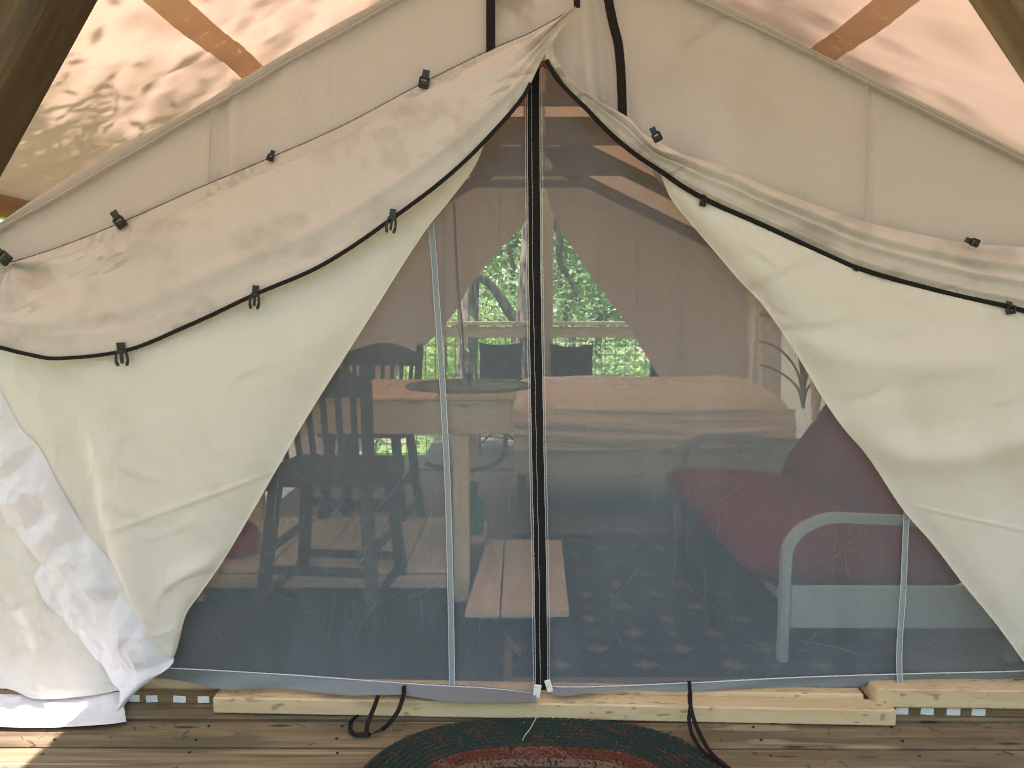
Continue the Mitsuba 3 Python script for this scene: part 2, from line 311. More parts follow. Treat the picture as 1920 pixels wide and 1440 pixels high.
# porch deck, one board after another
labels['porch_deck'] = {'kind': 'structure'}
y0 = 2.19
for i in range(18):
    w = 0.138; yc = y0 - i * 0.143
    m = box(-0.1 + rng.uniform(-.02, .02), yc, -0.0195 + rng.uniform(-0.002, 0.002), 6.2, w - .010, 0.036, bev=0.005)
    obj('board', m, DECKW, 'porch_deck')
obj('joist', cat([box(x, 1.0, -0.11, 0.04, 2.8, 0.14) for x in np.arange(-2.9, 2.95, 0.4)]), DECKW, 'porch_deck')
g = np.random.default_rng(5); nl_ = []
for i in range(18):
    for x in np.arange(-2.9, 2.95, 0.4):
        for o in (-.035, .035): nl_.append(trimesh.creation.cylinder(.0042, .002, sections=8, transform=trimesh.transformations.translation_matrix((x + g.normal() * .006, y0 - i * .143 + o + g.normal() * .004, .0005))))
obj('nail', cat(nl_), PLASTIC, 'porch_deck', kind='stuff')
tw = []
for i in range(150):
    p = np.array([g.uniform(-1.5, 1.6), 2.115 - abs(g.normal()) * .16, .0025]); a = g.uniform(0, 6.3); L = g.uniform(.006, .035); q = p + [L * math.cos(a), L * math.sin(a), .001]
    tw.append(tube(np.array([p, (p + q) / 2 + [0, 0, .0015], q]), g.uniform(.0006, .0016), 5))
obj('litter', cat(tw), TWIG, kind='stuff')
obj('tent_floor', box(0.19, (2.27 + 5.75) / 2, -0.03, 3.95, 3.42, 0.04), CARPET, kind='structure')
# deck behind the tent with a clipped corner
b1, b2, b3 = onz(560, 850), onz(798, 850), onz(815, 819)
ycl = b1[1]; yfar = b3[1]
import shapely
poly = shapely.Polygon([(-2.2, 5.77), (2.6, 5.77), (2.6, yfar), (b3[0], yfar), (b2[0], ycl), (-2.2, ycl)])
m = trimesh.creation.extrude_polygon(poly, 0.04, engine='earcut'); m.apply_translation((0, 0, -0.05))
obj('back_deck', m, CARPET, kind='structure')

# ------------------------------------------------------------------ the wall tent
TENT = thing('wall_tent', 'cream canvas wall tent with its door flaps swept aside over a grey mesh screen', 'tent')
PEAK = at(1011, -173, D); EL, ER = at(-4, 436, D), at(2150, 412, D)
# roof edge as measured
RE_L = [(-60, 470), (0, 418), (67, 371), (140, 324), (213, 278), (310, 233), (367, 201), (450, 150), (540, 97), (640, 40), (720, -2), (1011, -173)]
RI_L = [(-60, 484), (0, 431), (67, 394), (110, 370), (190, 322), (267, 278), (363, 221), (423, 188), (540, 118), (640, 63), (735, 8), (1011, -150)]
RE_R = [(1011, -173), (1347, 0), (1467, 60), (1530, 97), (1630, 143), (1747, 200), (1920, 288), (2150, 402)]
RI_R = [(1011, -150), (1307, 2), (1440, 64), (1540, 112), (1627, 157), (1780, 233), (1920, 303), (2150, 424)]
def fx(pts): a = np.array(pts); return PchipInterpolator(a[:, 0], a[:, 1])
top_l, top_r = fx([(p[0], p[1] - 10) for p in RI_L]), fx([(p[0], p[1] - 10) for p in RI_R])
BOT = fx([(-60, 600), (200, 520), (500, 400), (800, 250), (960, 160), (1024, 112), (1060, 165), (1200, 300), (1300, 390), (1500, 460), (1920, 560), (2150, 600)])
def gable(x0, x1, top, n, fold):
    xs = np.linspace(x0, x1, n); vs = np.linspace(0, 1, 70)
    P = np.array([[at(x, t * (1 - v) + b * v, D - 0.012) for v in vs] for x, t, b in zip(xs, top(xs), BOT(xs))])
    X = xs[:, None] + 0 * vs[None]; V = vs[None] + 0 * xs[:, None]
    P[..., 1] -= fold(X, V, P); return P
def fold_l(X, V, P):
    f = 0.009 * bump(X, 395, 9) * V ** .3 + 0.011 * bump(X, 438, 13) - 0.008 * bump(X, 418, 10) + 0.010 * bump(X, 700, 40) * V + 0.010 * bump(X, 540, 28) + 0.006 * bump(X, 610, 12) - 0.006 * bump(X, 1000, 26) * V
    f += 0.008 * bump(X, 30, 14) * V + 0.005 * bump(X, 640, 9) * (1 - V)
    f += 0.010 * np.sin((X + 90 * V) / 36) * bump(X, 360, 130) * V * 0.5
    return f + 0.014 * nz(P, (2.2, 0, 1.2), 3) + 0.003 * nz(P, (9, 0, 5), 5)
def fold_r(X, V, P):
    s = 1 - bump(V, 0, .2)
    f = 0.022 * bump(X, 1085 + 25 * V, 16) * V + 0.026 * bump(X, 1132 + 30 * V, 15) * V - 0.020 * bump(X, 1108 + 30 * V, 13) * V - 0.012 * bump(X, 1180, 16) * V
    f += 0.028 * bump(X, 1330 + 30 * V, 60) * V - 0.022 * bump(X - 70 * V, 1215, 45) * V + 0.012 * np.sin((X + 40 * V) / 70) * bump(X, 1300, 160)
    f += 0.0045 * bump(X, 1625, 3.0) - 0.004 * bump(X, 1632, 4)
    return f + 0.014 * nz(P, (1.2, 0, .9), 9) + 0.002 * nz(P, (7, 0, 5), 5)
obj('gable_panel', grid(gable(-60, 1011, top_l, 260, fold_l)), GABLE_FLYLIT, TENT, True)
obj('gable_panel', grid(gable(1011, 2150, top_r, 320, fold_r)), GABLE_FLYLIT, TENT, True, label='plain cream right half of the gable with one stitched vertical seam')
def edge_band(outer, inner, n):
    A = world(edge(outer, n, 0.045)); B = world(edge(inner, n, 0.030)); M = (A + B) / 2; M[:, 1] -= 0.008
    B2 = B.copy(); B2[:, 1] += 0.018
    A2 = A.copy(); A2[:, 1] += 0.05
    return grid(np.stack([A2, A, A * .7 + M * .3 + [0, -.004, 0], M, B * .7 + M * .3 + [0, -.002, 0], B, B2], 1))
obj('roof_hem', edge_band(RE_L, RI_L, 90), HEMC, TENT, True)
obj('roof_hem', edge_band(RE_R, RI_R, 90), HEMC, TENT, True)
for RI in (RI_L, RI_R):
    obj('piping', tube(world(edge([(p[0], p[1] - 3) for p in RI], 90, 0.037)), 0.0035, 6), HEMC, TENT, True)

# roof and side walls
YF = D - 0.045; ridge_x = PEAK[0]
def roof_side(re):
    A = world(edge(re, 60, 0.045)); ys = np.linspace(0, 1, 40)[None, :, None]
    Bk = A.copy(); Bk[:, 1] = DB + 0.10
    P = A[:, None] * (1 - ys) + Bk[:, None] * ys
    k = np.sin(np.linspace(0, 1, 40) * np.pi * 4) ** 2
    P[..., 2] -= 0.012 * k[None] + 0.01 * (meshkit.fbm(P * [3, 3, 3], 2) - .5)
    return P
obj('roof_panel', grid(roof_side(RE_L)), ROOFC, TENT, True)
obj('roof_panel', grid(roof_side(RE_R)), ROOFC, TENT, True)
def side_wall(x, ze):
    ys = np.linspace(D, DB + .02, 60); zs = np.linspace(-0.02, ze, 30)
    P = np.stack(np.broadcast_arrays(x + 0 * ys[:, None], ys[:, None], zs[None]), -1).copy()
    P[..., 0] += 0.03 * (meshkit.fbm(P * [1, 3, 2], 3) - .5); return P
XL, XR = EL[0] + 0.01, ER[0] - 0.01
obj('side_wall', grid(side_wall(XL, EL[2] + .02)), SIDEW, TENT, True)
obj('side_wall', grid(side_wall(XR, ER[2] + .02)), SIDEW, TENT, True)
# back wall: two flaps drawn aside from the rear door
BT = fx([(-60, 470)] + [(966 + (p[0] - 966) * D / DB * 1.0, 590 + (p[1] - 590) * D / DB) for p in RE_L[1:]])
def zroof(x):
    s = (x - XL) / (ridge_x - XL) if x < ridge_x else (XR - x) / (XR - ridge_x)
    e = EL[2] if x < ridge_x else ER[2]
    return e + (PEAK[2] - e) * np.clip(s, 0, 1)
def back_panel(inner, sgn):
    n, k = 140, 46
    e = edge(inner, n); I = world(e, DB); out = []
    for p in I:
        z = p[2]
        xo = XL if sgn < 0 else XR
        ez = EL[2] if sgn < 0 else ER[2]
        if z > ez: xo = xo + (ridge_x - xo) * (z - ez) / (PEAK[2] - ez)
        xi = p[0]
        if (xo - xi) * sgn < 0.0: xi = xo
        out.append([(xi + (xo - xi) * t, DB, z) for t in np.linspace(0, 1, k)])
    P = np.array(out)
    P[..., 1] += 0.05 * (meshkit.fbm(P * [2.5, 1, 1.2], 3, 5) - .5) + 0.012 * np.sin(P[..., 0] * 9 + P[..., 2] * 2)
    return P
IN_L = [(1006, 262), (1006, 330), (1006, 388), (992, 408), (940, 464), (880, 538), (856, 580), (815, 630), (775, 668), (735, 715), (690, 790), (668, 880), (665, 900)]
IN_R = [(1007, 262), (1020, 330), (1033, 392), (1040, 405), (1096, 500), (1130, 545), (1178, 612), (1225, 690), (1290, 790), (1330, 885), (1338, 905)]
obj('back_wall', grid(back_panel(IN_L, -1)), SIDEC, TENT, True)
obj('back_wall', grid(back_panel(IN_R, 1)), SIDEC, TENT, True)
for u0, v0, u1, v1 in [(832, 385, 838, 690), (850, 380, 868, 705), (940, 335, 938, 470), (1283, 430, 1275, 690), (1197, 372, 1196, 640)]:
    obj('seam', tube(np.array([at(u0, v0, DB - .045), at((u0 + u1) / 2 - 3, (v0 + v1) / 2, DB - .045), at(u1, v1, DB - .045)]), 0.006, 6), HEMC, TENT, True)

# ---- left storm flap (outer flap, black zip along its lower edge)
SL_T = [(1080, 12, .060), (1000, 58, .050), (920, 93, .035), (795, 155, .035), (650, 232, .035), (507, 296, .035), (380, 350, .035), (225, 418, .035), (100, 468, .035), (18, 492, .035), (-70, 520, .035)]
SL_B = [(1077, 22, .075), (1020, 105, .090), (985, 175, .14), (930, 243, .135), (850, 322, .135), (740, 407, .135), (600, 500, .135), (478, 553, .135), (350, 612, .135), (227, 659, .14), (150, 669, .14), (105, 671, .14), (50, 662, .14), (0, 650, .14), (-70, 640, .14)]
def disp_sl(U, V, P):
    w = np.clip(U * 5, 0, 1)
    f = 0.030 * np.sin(np.pi * V) * w
    f += 0.018 * bump(V, 0.80 - 0.15 * U, 0.07) * np.clip(U * 8, 0, 1) * np.clip(1.3 - U, 0, 1)
    f += 0.022 * bump(V, 0.62, 0.06) * np.clip(1 - U * 3.0, 0, 1) - 0.016 * bump(V, 0.50, 0.06) * np.clip(1 - U * 3.5, 0, 1)
    f += 0.014 * bump(V, 0.32, 0.06) * np.clip(1 - U * 2.2, 0, 1)
    f += 0.0035 * np.tanh((V - 0.115) * 90)
    f += 0.0030 * np.tanh((V - (0.93 - 0.42 * (U - 0.5))) * 90) * (U > 0.45)
    c = at(14, 494, D - .04); dx, dz = P[..., 0] - c[0], P[..., 2] - c[2]; r = np.hypot(dx, dz); a = np.arctan2(dz, dx)
    f += 0.030 * np.minimum(r / 0.08, 1) * np.exp(-r / 0.16) * np.sin(a * 9 + 1.2) + 0.022 * np.exp(-r / 0.26) * np.minimum(r / .1, 1) * np.sin(a * 5.3 - .4)
    f += 0.012 * nz(P, (3, 0, 5), 21) + 0.0045 * nz(P + 0.2 * P[..., [2, 1, 0]], (16, 0, 9), 22)
    return f
PSL = cloth(SL_T, SL_B, 300, 80, disp_sl)
SFL = obj('storm_flap', grid(PSL), FLAP, TENT, True, label='stained left storm flap gathered up to the side')
obj('hem', grid(np.concatenate([PSL[4:, :1] + [0, -.003, .001], PSL[4:, :9] + [0, -.0035, 0], PSL[4:, 9:10] + [0, .002, 0]], 1)), FLAPHEM, SFL, True)
obj('zip', ribbon(PSL[34:, -1] + [0, -.004, -.001], 0.0105, (0, 0, 1), 0.006), BLACK, SFL, True)
obj('binding', tube(PSL[6:, 0] + [0, -.003, 0.001], 0.0014, 5), BLACK, SFL, True)
# ---- right storm flap
SR_T = [(1078, 13, .055), (1036, 88, .07), (1058, 135, .075), (1075, 157, .075), (1120, 187, .07), (1180, 222, .06), (1240, 285, .05), (1287, 293, .045), (1367, 314, .04), (1423, 343, .04), (1513, 377, .04), (1613, 413, .04), (1713, 437, .04), (1828, 457, .04), (1920, 463, .04), (2150, 500, .04)]
SR_B = [(1076, 20, .06), (1022, 102, .09), (1040, 140, .10), (1067, 171, .10), (1097, 201, .10), (1140, 246, .10), (1187, 286, .10), (1240, 322, .10), (1280, 350, .10), (1317, 371, .105), (1413, 414, .105), (1557, 481, .105), (1600, 500, .105), (1740, 540, .11), (1813, 558, .11), (1887, 574, .11), (1920, 583, .11), (2150, 650, .11)]
def disp_sr(U, V, P):
    w = np.clip(U * 6 - .3, 0, 1)
    f = 0.030 * np.sin(np.pi * V) * w + 0.022 * bump(V, 0.22 + 0.1 * U, 0.09) * w + 0.024 * bump(V, 0.66 - .12 * np.sin(U * 3), 0.08) * w - 0.012 * bump(V, 0.45, 0.07) * w
    f += 0.014 * bump(V, 0.86, 0.05) * w
    f += 0.02 * bump(U, 0.30, 0.03) * bump(V, .2, .25) - 0.016 * bump(U, 0.36, 0.03) * bump(V, .3, .25)
    return f + 0.012 * nz(P, (4, 0, 6), 31) + 0.004 * nz(P + .3 * P[..., [2, 1, 0]], (14, 0, 10), 32)
PSR = cloth(SR_T, SR_B, 300, 60, disp_sr)
SFR = obj('storm_flap', grid(PSR), FLAP, TENT, True, label='narrow right storm flap folded into a drooping band')
obj('zip', ribbon(PSR[24:, -1] + [0, -.004, -.001], 0.0125, (0, 0, 1), 0.006), BLACK, SFR, True)

# ---- left door flap (inner) and its white vinyl skirt
DL_R = [(1006, 120, .015), (985, 175, .02), (950, 222, .03), (918, 250, .05), (893, 307, .055), (840, 380, .055), (807, 420, .055), (770, 474, .055), (695, 593, .06), (640, 680, .06), (567, 797, .065), (523, 873, .075), (473, 960, .09), (413, 1060, .105), (372, 1118, .12), (350, 1150, .125), (328, 1227, .135), (325, 1233, .135)]
DL_L = [(930, 150, .015), (700, 300, .02), (400, 440, .02), (100, 560, .02), (-70, 600, .02), (-70, 660, .02), (-40, 690, .03), (0, 733, .035), (43, 807, .04), (67, 830, .04), (110, 907, .045), (140, 960, .05), (163, 1000, .06), (200, 1043, .075), (257, 1133, .095), (290, 1190, .115), (324, 1232, .135)]
def disp_dl(U, V, P):
    f = 0.055 * np.sin(np.pi * V ** .8) * np.sin(np.pi * np.clip(U, 0, 1)) ** .7
    f += 0.035 * (1 - np.exp(-V / 0.05)) * np.sin(np.pi * U) ** .5
    X = P[..., 0]; Z = P[..., 2]
    f += 0.045 * bump(X - 0.10 * (1.0 - Z), at(245, 900, D)[0], 0.075) * np.clip((1.15 - Z) * 2, 0, 1) - 0.045 * bump(X - 0.10 * (1.0 - Z), at(165, 900, D)[0], 0.06) * np.clip((1.2 - Z) * 2, 0, 1)
    g = np.clip(1 - np.abs(Z - 0.62 - (X + 1.05) * 0.35) / 0.012, 0, 1)
    f += 0.006 * g * (np.abs(X + .98) < .28)
    g = np.clip(1 - np.abs(Z - (0.30 + (X + 0.95) * 0.38)) / 0.006, 0, 1); f += 0.005 * g
    f += 0.010 * bump(Z - .50 - (X + .85) * .5, 0, .03) * (V < .35)
    f += 0.020 * nz(P, (3, 0, 2.2), 41) + 0.006 * nz(P + .5 * P[..., [2, 1, 0]], (9, 0, 6), 42) + 0.003 * nz(P, (22, 0, 17), 43)
    return f * (1 - np.exp(-(1 - V) / .10)) * (1 - np.exp(-V / .035)) * (0.25 + 0.75 * np.clip((U - .25) / .3, 0, 1))
PDL = cloth(DL_R, DL_L, 300, 130, disp_dl)
DFL = obj('door_flap', grid(PDL), CANVAS, TENT, True, label='left door flap pulled back to a point near the deck')
def crumple(P, cell, amp, seed):
    """Crumpled sheet: the difference of two faceted envelopes, flat facets between crisp creases."""
    g = np.random.default_rng(seed); q = P[..., [0, 2]] + 0; lo, hi = q.min((0, 1)) - cell, q.max((0, 1)) + cell
    n = int(np.prod((hi - lo) / cell)) + 4; h = 0
    for sg in (1, -1):
        c = g.uniform(lo, hi, (n, 2)) ; best = np.full(q.shape[:2], -1e9)
        st = g.uniform(.7, 1.3)
        for x, z in c: best = np.maximum(best, 2 * (x * q[..., 0] + z * q[..., 1]) - x * x - z * z)
        h = h + sg * best
    return amp * h / (cell * cell)
VS_R = [(-70, 655, .03), (-40, 690, .035), (0, 733, .04), (43, 807, .045), (67, 830, .045), (110, 907, .05), (140, 960, .055), (163, 1000, .062), (200, 1043, .077), (257, 1133, .097), (290, 1190, .117), (324, 1231, .137), (326, 1236, .137), (287, 1273, .135), (260, 1293, .135), (237, 1318, .135)]
VS_L = [(-70, 960, .05), (-30, 985, .05), (0, 1003, .05), (13, 1017, .05), (37, 1040, .055), (63, 1100, .06), (97, 1143, .06), (117, 1166, .06), (137, 1187, .06), (167, 1220, .06), (182, 1236, .06), (197, 1253, .06), (213, 1280, .09), (222, 1288, .10), (229, 1297, .11), (235, 1316, .13)]
PV = cloth(VS_R, VS_L, 260, 110, lambda U, V, P: 0.03 * np.sin(np.pi * V) + (crumple(P, .17, .028, 3) + crumple(P, .08, .018, 12) + crumple(P, .04, .006, 15)) * (1 - np.exp(-V / .06)))
obj('vinyl_skirt', grid(PV), VINYL, DFL, True, label='crinkled white vinyl skirt folded out along the flap')
# wall corner below the flap, and the sod cloth on the deck
W_T = [(-40, 900, .02), (-8, 940, .02), (1, 985, .02), (120, 1000, .02), (260, 1060, .015), (330, 1130, .015)]
W_B = [(-40, 1292, .035), (0, 1289, .035), (14, 1289, .04), (80, 1301, .05), (167, 1299, .055), (250, 1289, .05)]
PW = cloth(W_T, W_B, 130, 90, lambda U, V, P: 0.03 * bump(U, .5, .25) * V + 0.02 * bump(U - .1 * V, .33, .05) * (1 - V) + 0.004 * np.tanh((V - .93) * 60) + .012 * nz(P, (7, 0, 2), 50) + .004 * nz(P, (20, 0, 12), 51))
obj('corner_wall', grid(PW), CANVAS, TENT, True)
def sod():
    A = world(edge([(-70, 1296, .03), (14, 1296, .035), (80, 1303, .045), (167, 1301, .05), (229, 1296, .055)], 110))
    B = np.array([onz(u, v, z) for u, v, z in spl([(-70, 1356, .012), (0, 1363, .012), (80, 1364, .012), (200, 1358, .012), (237, 1353, .012)], 110)])
    v = np.linspace(0, 1, 60)[None, :, None]; P = A[:, None] * (1 - v) + B[:, None] * v
    V = v[..., 0]; P[..., 2] -= 0.010 * np.sin(np.pi * V) - 0.02 * np.abs(meshkit.fbm(P * [14, 20, 3], 3, 8) - .5) * np.sin(np.pi * V) ** .5
    P[..., 2] = np.maximum(P[..., 2] + crumple(P[..., [0, 2, 1]], .08, .007, 4) * np.sin(np.pi * V) ** .5, .006); return P
obj('sod_cloth', grid(sod()), VINYL, TENT, True, label='dirty white sod cloth lying on the deck at the corner')
# ---- right door flap
DR_L = [(1190, 270, .03), (1233, 316, .05), (1255, 367, .055), (1300, 425, .06), (1348, 481, .06), (1387, 527, .06), (1423, 564, .06), (1467, 624, .06), (1513, 697, .06), (1537, 738, .06), (1580, 801, .07), (1623, 851, .075), (1697, 961, .09), (1747, 1018, .10), (1813, 1104, .115), (1863, 1164, .125), (1893, 1204, .13), (1920, 1241, .135), (1960, 1285, .135)]
DR_R = [(1200, 250, .02), (1400, 350, .02), (1700, 460, .02), (1920, 500, .02), (2150, 560, .02), (2150, 640, .02), (2150, 740, .02), (2150, 900, .02), (2150, 1050, .02), (2150, 1200, .02), (2150, 1290, .02)]
def disp_dr(U, V, P):
    f = 0.04 * (1 - np.exp(-V / 0.06)) * np.sin(np.pi * np.clip(U, .02, .98)) ** .5
    f += 0.05 * np.sin(np.pi * V ** .7) * np.sin(np.pi * U) ** .6
    X = P[..., 0]; Z = P[..., 2]
    for zc, amp, sag in ((1.22, .020, .20), (1.00, .030, .26)):
        f += amp * bump(Z - (zc - sag * (1 - ((X - 1.15) / .55) ** 2) * .8), 0, .055) * bump(X, 1.15, .55)
    f += 0.028 * bump(X + .35 * (Z - .9), 1.42, .06) * np.clip((1.35 - Z) * 2, 0, 1)
    g = np.clip(1 - np.abs(Z - (0.655 - (X - 1.1) * .20)) / 0.006, 0, 1); f += 0.005 * g
    f += 0.03 * nz(P + .5 * P[..., [2, 1, 0]], (1.6, 0, 2.2), 66)
    f = f + 0.022 * nz(P, (2.4, 0, 2.6), 61) + 0.005 * nz(P + .4 * P[..., [2, 1, 0]], (9, 0, 7), 62)
    return f * (1 - np.exp(-V / .035))
PDR = cloth(DR_L, DR_R, 260, 130, disp_dr)
DFR = obj('door_flap', grid(PDR), CANVAS, TENT, True, label='right door flap swept out towards the edge of the tent')

# black zips that hang down the gable, stitched webbing
def strap_on_gable(pts, w=0.026):
    e = edge(pts, 40, 0.032); c = world(e); return ribbon(c, w, (1, 0, 0), 0.004)
obj('gable_zip', strap_on_gable([(920, -110), (920, 0), (920, 100)]), BLACK, TENT)
obj('gable_zip', strap_on_gable([(1132, -110), (1141, 0, .04), (1150, 45, .048), (1160, 88, .052), (1165, 150, .05), (1167, 222, .045)]), BLACK, TENT)
obj('gable_zip', strap_on_gable([(1082, -110, .05), (1081, -40, .05), (1082, 14, .062)], 0.018), BLACK, TENT)

obj('seam', tube(np.array([at(397, 196, D - .030), at(394, 270, D - .030), at(391, 352, D - .030)]), .0020, 6), HEMC, TENT, True)
obj('seam', tube(np.array([at(1627, 158, D - .030), at(1625, 290, D - .032), at(1622, 420, D - .034)]), .0022, 6), HEMC, TENT, True)
# buckles
def buckle(c, ang, parent, s=1.0, prongs=False, tilt=0.0):
    W, H = 0.030 * s, 0.034 * s; ms = []
    if prongs:
        ms += [box(0, 0, 0.0, W * 1.1, 0.010, 0.010, bev=.002), box(0, 0, -0.018, W * .32, .007, .03, bev=.002)]
        for k in (-1, 1): ms += [bar((k * W * .5, 0, -.004), (k * W * .58, 0, -.026), .007, .007, bev=.002), bar((k * W * .58, 0, -.024), (k * W * .40, 0, -.040), .008, .008, bev=.002)]
        ms += [box(0, .002, .014, W * .8, .003, .026)]
    else:
        for k in (-1, 1): ms += [box(k * W * .42, 0, 0, W * .22, .013, H, bev=.003)]
        ms += [box(0, 0, H * .40, W, .013, H * .22, bev=.003), box(0, 0, -H * .38, W, .013, H * .24, bev=.003), box(0, -.001, -.002, W * .5, .008, H * .45, bev=.002), box(0, .004, H * .8, W * .72, .003, H * .7)]
    m = cat(ms); m.apply_transform(np.block([[Rotation.from_euler('xyz', (tilt, -ang, 0)).as_matrix(), np.zeros((3, 1))], [np.zeros((1, 3)), 1]])); m.apply_translation(c)
    return obj('buckle', m, PLASTIC, parent)
for u, v, o, a, pr, par, s in [(795, 155, .055, -.2, False, SFL, .95), (507, 296, .05, -.35, False, SFL, .6), (225, 417, .055, .6, False, SFL, 1.0), (8, 484, .07, .8, False, SFL, 1.1),
                               (735, 410, .150, -.15, True, SFL, .75), (478, 553, .150, -.1, True, SFL, .75), (227, 660, .153, .05, True, SFL, 1.0),
                               (1232, 257, .075, .5, False, SFR, .8), (1828, 455, .075, 1.2, False, SFR, .7), (1318, 380, .112, -.2, False, SFR, .6), (1895, 581, .12, .1, False, SFR, .75), (1604, 504, .113, 1.2, False, SFR, .4)]:
    buckle(at(u, v, D - o), a, par, s, pr)

# ---- insect mesh screen in the doorway
def moff(v): return 0.10 * np.clip((np.asarray(v) - 300) / 1000.0, 0, 1.1) ** 1.5     # the screen leans out over the sill
HL_T = [(240, 1250), (300, 1252), (520, 1264), (800, 1284), (920, 1291), (1006, 1301)]
HR_T = [(1026, 1286), (1060, 1288), (1300, 1280), (1500, 1270), (1680, 1264), (1920, 1258), (2060, 1252)]
def mesh_half(ea, eb, seed):
    A, B = edge(ea, 150), edge(eb, 150); v = np.linspace(0, 1, 90)[None, :, None]; Q = A[:, None] * (1 - v) + B[:, None] * v
    P = np.array([[at(q[0], q[1], D - moff(q[1])) for q in r] for r in Q])
    P[..., 1] -= 0.010 * nz(P, (3, 0, 1.5), seed) + 0.003 * nz(P + .4 * P[..., [2, 1, 0]], (14, 0, 9), seed + 1); return P
ML_O = [(240, 1250), (300, 1180), (500, 880), (700, 560), (860, 300), (985, 128), (1003, 128)]
MR_O = [(1005, 128), (1024, 128), (1250, 330), (1450, 560), (1750, 900), (2000, 1200), (2060, 1250)]
SCREEN = obj('mesh_screen', grid(mesh_half(ML_O, HL_T, 70)), MESHM, TENT, True, label='left half of the grey insect mesh screen')
SCREEN2 = obj('mesh_screen', grid(mesh_half(MR_O, HR_T, 74)), MESHM, TENT, True, label='right half of the grey insect mesh screen')
def flat(pts, w, off, n=80, thick=.002):
    q = edge(pts, n, off); q[:, 2] += moff(q[:, 1]); return ribbon(world(q), w, (1, 0, 0), thick)
obj('zip', flat([(1000, 128), (1001, 400), (1007, 800), (1013, 1100), (1015, 1293)], np.linspace(.036, .038, 80), .016, thick=.006), BLACK, SCREEN, label='long black zip down the middle of the doorway')
zl = []
for k in (-15, -11, 12, 16): zl.append(flat([(1000 + k, 140), (1001 + k, 400), (1007 + k, 800), (1013 + k, 1100), (1015 + k, 1285)], .0013, .021, thick=.001))
zl.append(flat([(997, 150), (998, 400), (1005, 800), (1011, 1100), (1013, 1285)], .0008, .021, thick=.001))
obj('stitching', cat(zl), STITCH, SCREEN)
TL = [(800, 380), (808, 425), (820, 580), (832, 760), (841, 960), (846, 1180), (848, 1310)]
obj('seam_tape', flat(TL, .019, .010), TAPEG, SCREEN)
obj('stitching', cat([flat([(u + k, v) for u, v in TL], .0016, .013, thick=.001) for k in (-5, 5)]), STITCH, SCREEN)
TR = [(1703, 930), (1700, 965), (1694, 1100), (1686, 1240), (1688, 1286)]
obj('seam_tape', flat(TR, .017, .010), TAPEG, SCREEN2)
obj('stitching', cat([flat([(u + k, v) for u, v in TR], .0016, .013, thick=.001) for k in (-5, 5)]), STITCH, SCREEN2)
def hem(a, b, seed):
    b = [(u, v, D - onz(u, v, .070)[1]) for u, v, o in b]; a = [(u, v - 2, moff(v) + .004) for u, v in a]
    P = cloth(a, b, 160, 14, lambda U, V, P: 0.010 * np.sin(U * 23 + 2 * V) * V + .012 * nz(P, (9, 0, 9), seed)); return grid(P)
HL_B = [(235, 1268, .03), (300, 1275, .03), (430, 1290, .05), (640, 1300, .075), (820, 1311, .085), (960, 1320, .09), (1004, 1316, .08)]
HR_B = [(1034, 1298, .05), (1062, 1303, .06), (1150, 1298, .06), (1300, 1292, .05), (1420, 1294, .05), (1560, 1285, .04), (1690, 1286, .04), (1800, 1284, .03), (1920, 1279, .03), (2060, 1270, .02)]
obj('hem', hem(HL_T, HL_B, 5), HEMG, SCREEN, True); obj('hem', hem(HR_T, HR_B, 9), HEMG, SCREEN2, True)
def sline(e, o=.010): q = edge(e, 160); q[:, 2] = moff(q[:, 1]) + o; return tube(world(q), .0016, 5)
obj('stitching', sline(HL_T), STITCH, SCREEN); obj('stitching', sline(HR_T), STITCH, SCREEN2)
c = at(1007, 1296, D - .125); obj('tag', box(c[0], c[1], c[2], .022, .006, .044, rot=(.15, .12, 0), bev=.002), WHITE, SCREEN)
c = at(1029, 1286, D - .125); obj('tag', box(c[0], c[1], c[2], .018, .006, .040, rot=(.1, -.28, 0), bev=.002), WHITE, SCREEN2)
# pulled threads and scratches in the screen
g = np.random.default_rng(17)
for sc, rgn, k in ((SCREEN, (360, 1000, 900, 1240), 95), (SCREEN2, (1040, 1880, 780, 1230), 85)):
    ms = []
    while len(ms) < k:
        u, v = g.uniform(rgn[0], rgn[1]), rgn[2] + (rgn[3] - rgn[2]) * g.beta(1.8, 1.2); a = g.choice([g.normal(1.57, .10), g.normal(.75, .2), g.normal(2.4, .3)]); L = g.uniform(20, 150)
        e = np.array([u + math.cos(a) * L, v - math.sin(a) * L]); m_ = (np.array([u, v]) + e) / 2 + g.normal(size=2) * L * .025
        if e[1] < 760 or (e[0] < 1000 and e[0] < 330 + (1180 - e[1]) * .62) or e[0] > 1660 + (e[1] - 960) * .75 or (sc is SCREEN and e[0] > 1000) or (sc is SCREEN2 and e[0] < 1030): continue
        q = spl(np.array([[u, v], m_, e]), 8); c_ = np.array([at(x, y, D - moff(y) - .010) for x, y in q]); ms.append(tube(c_, g.uniform(.00018, .00042), 4, False))
    obj('pulled_thread', cat(ms), TAPEG, sc, kind='stuff')
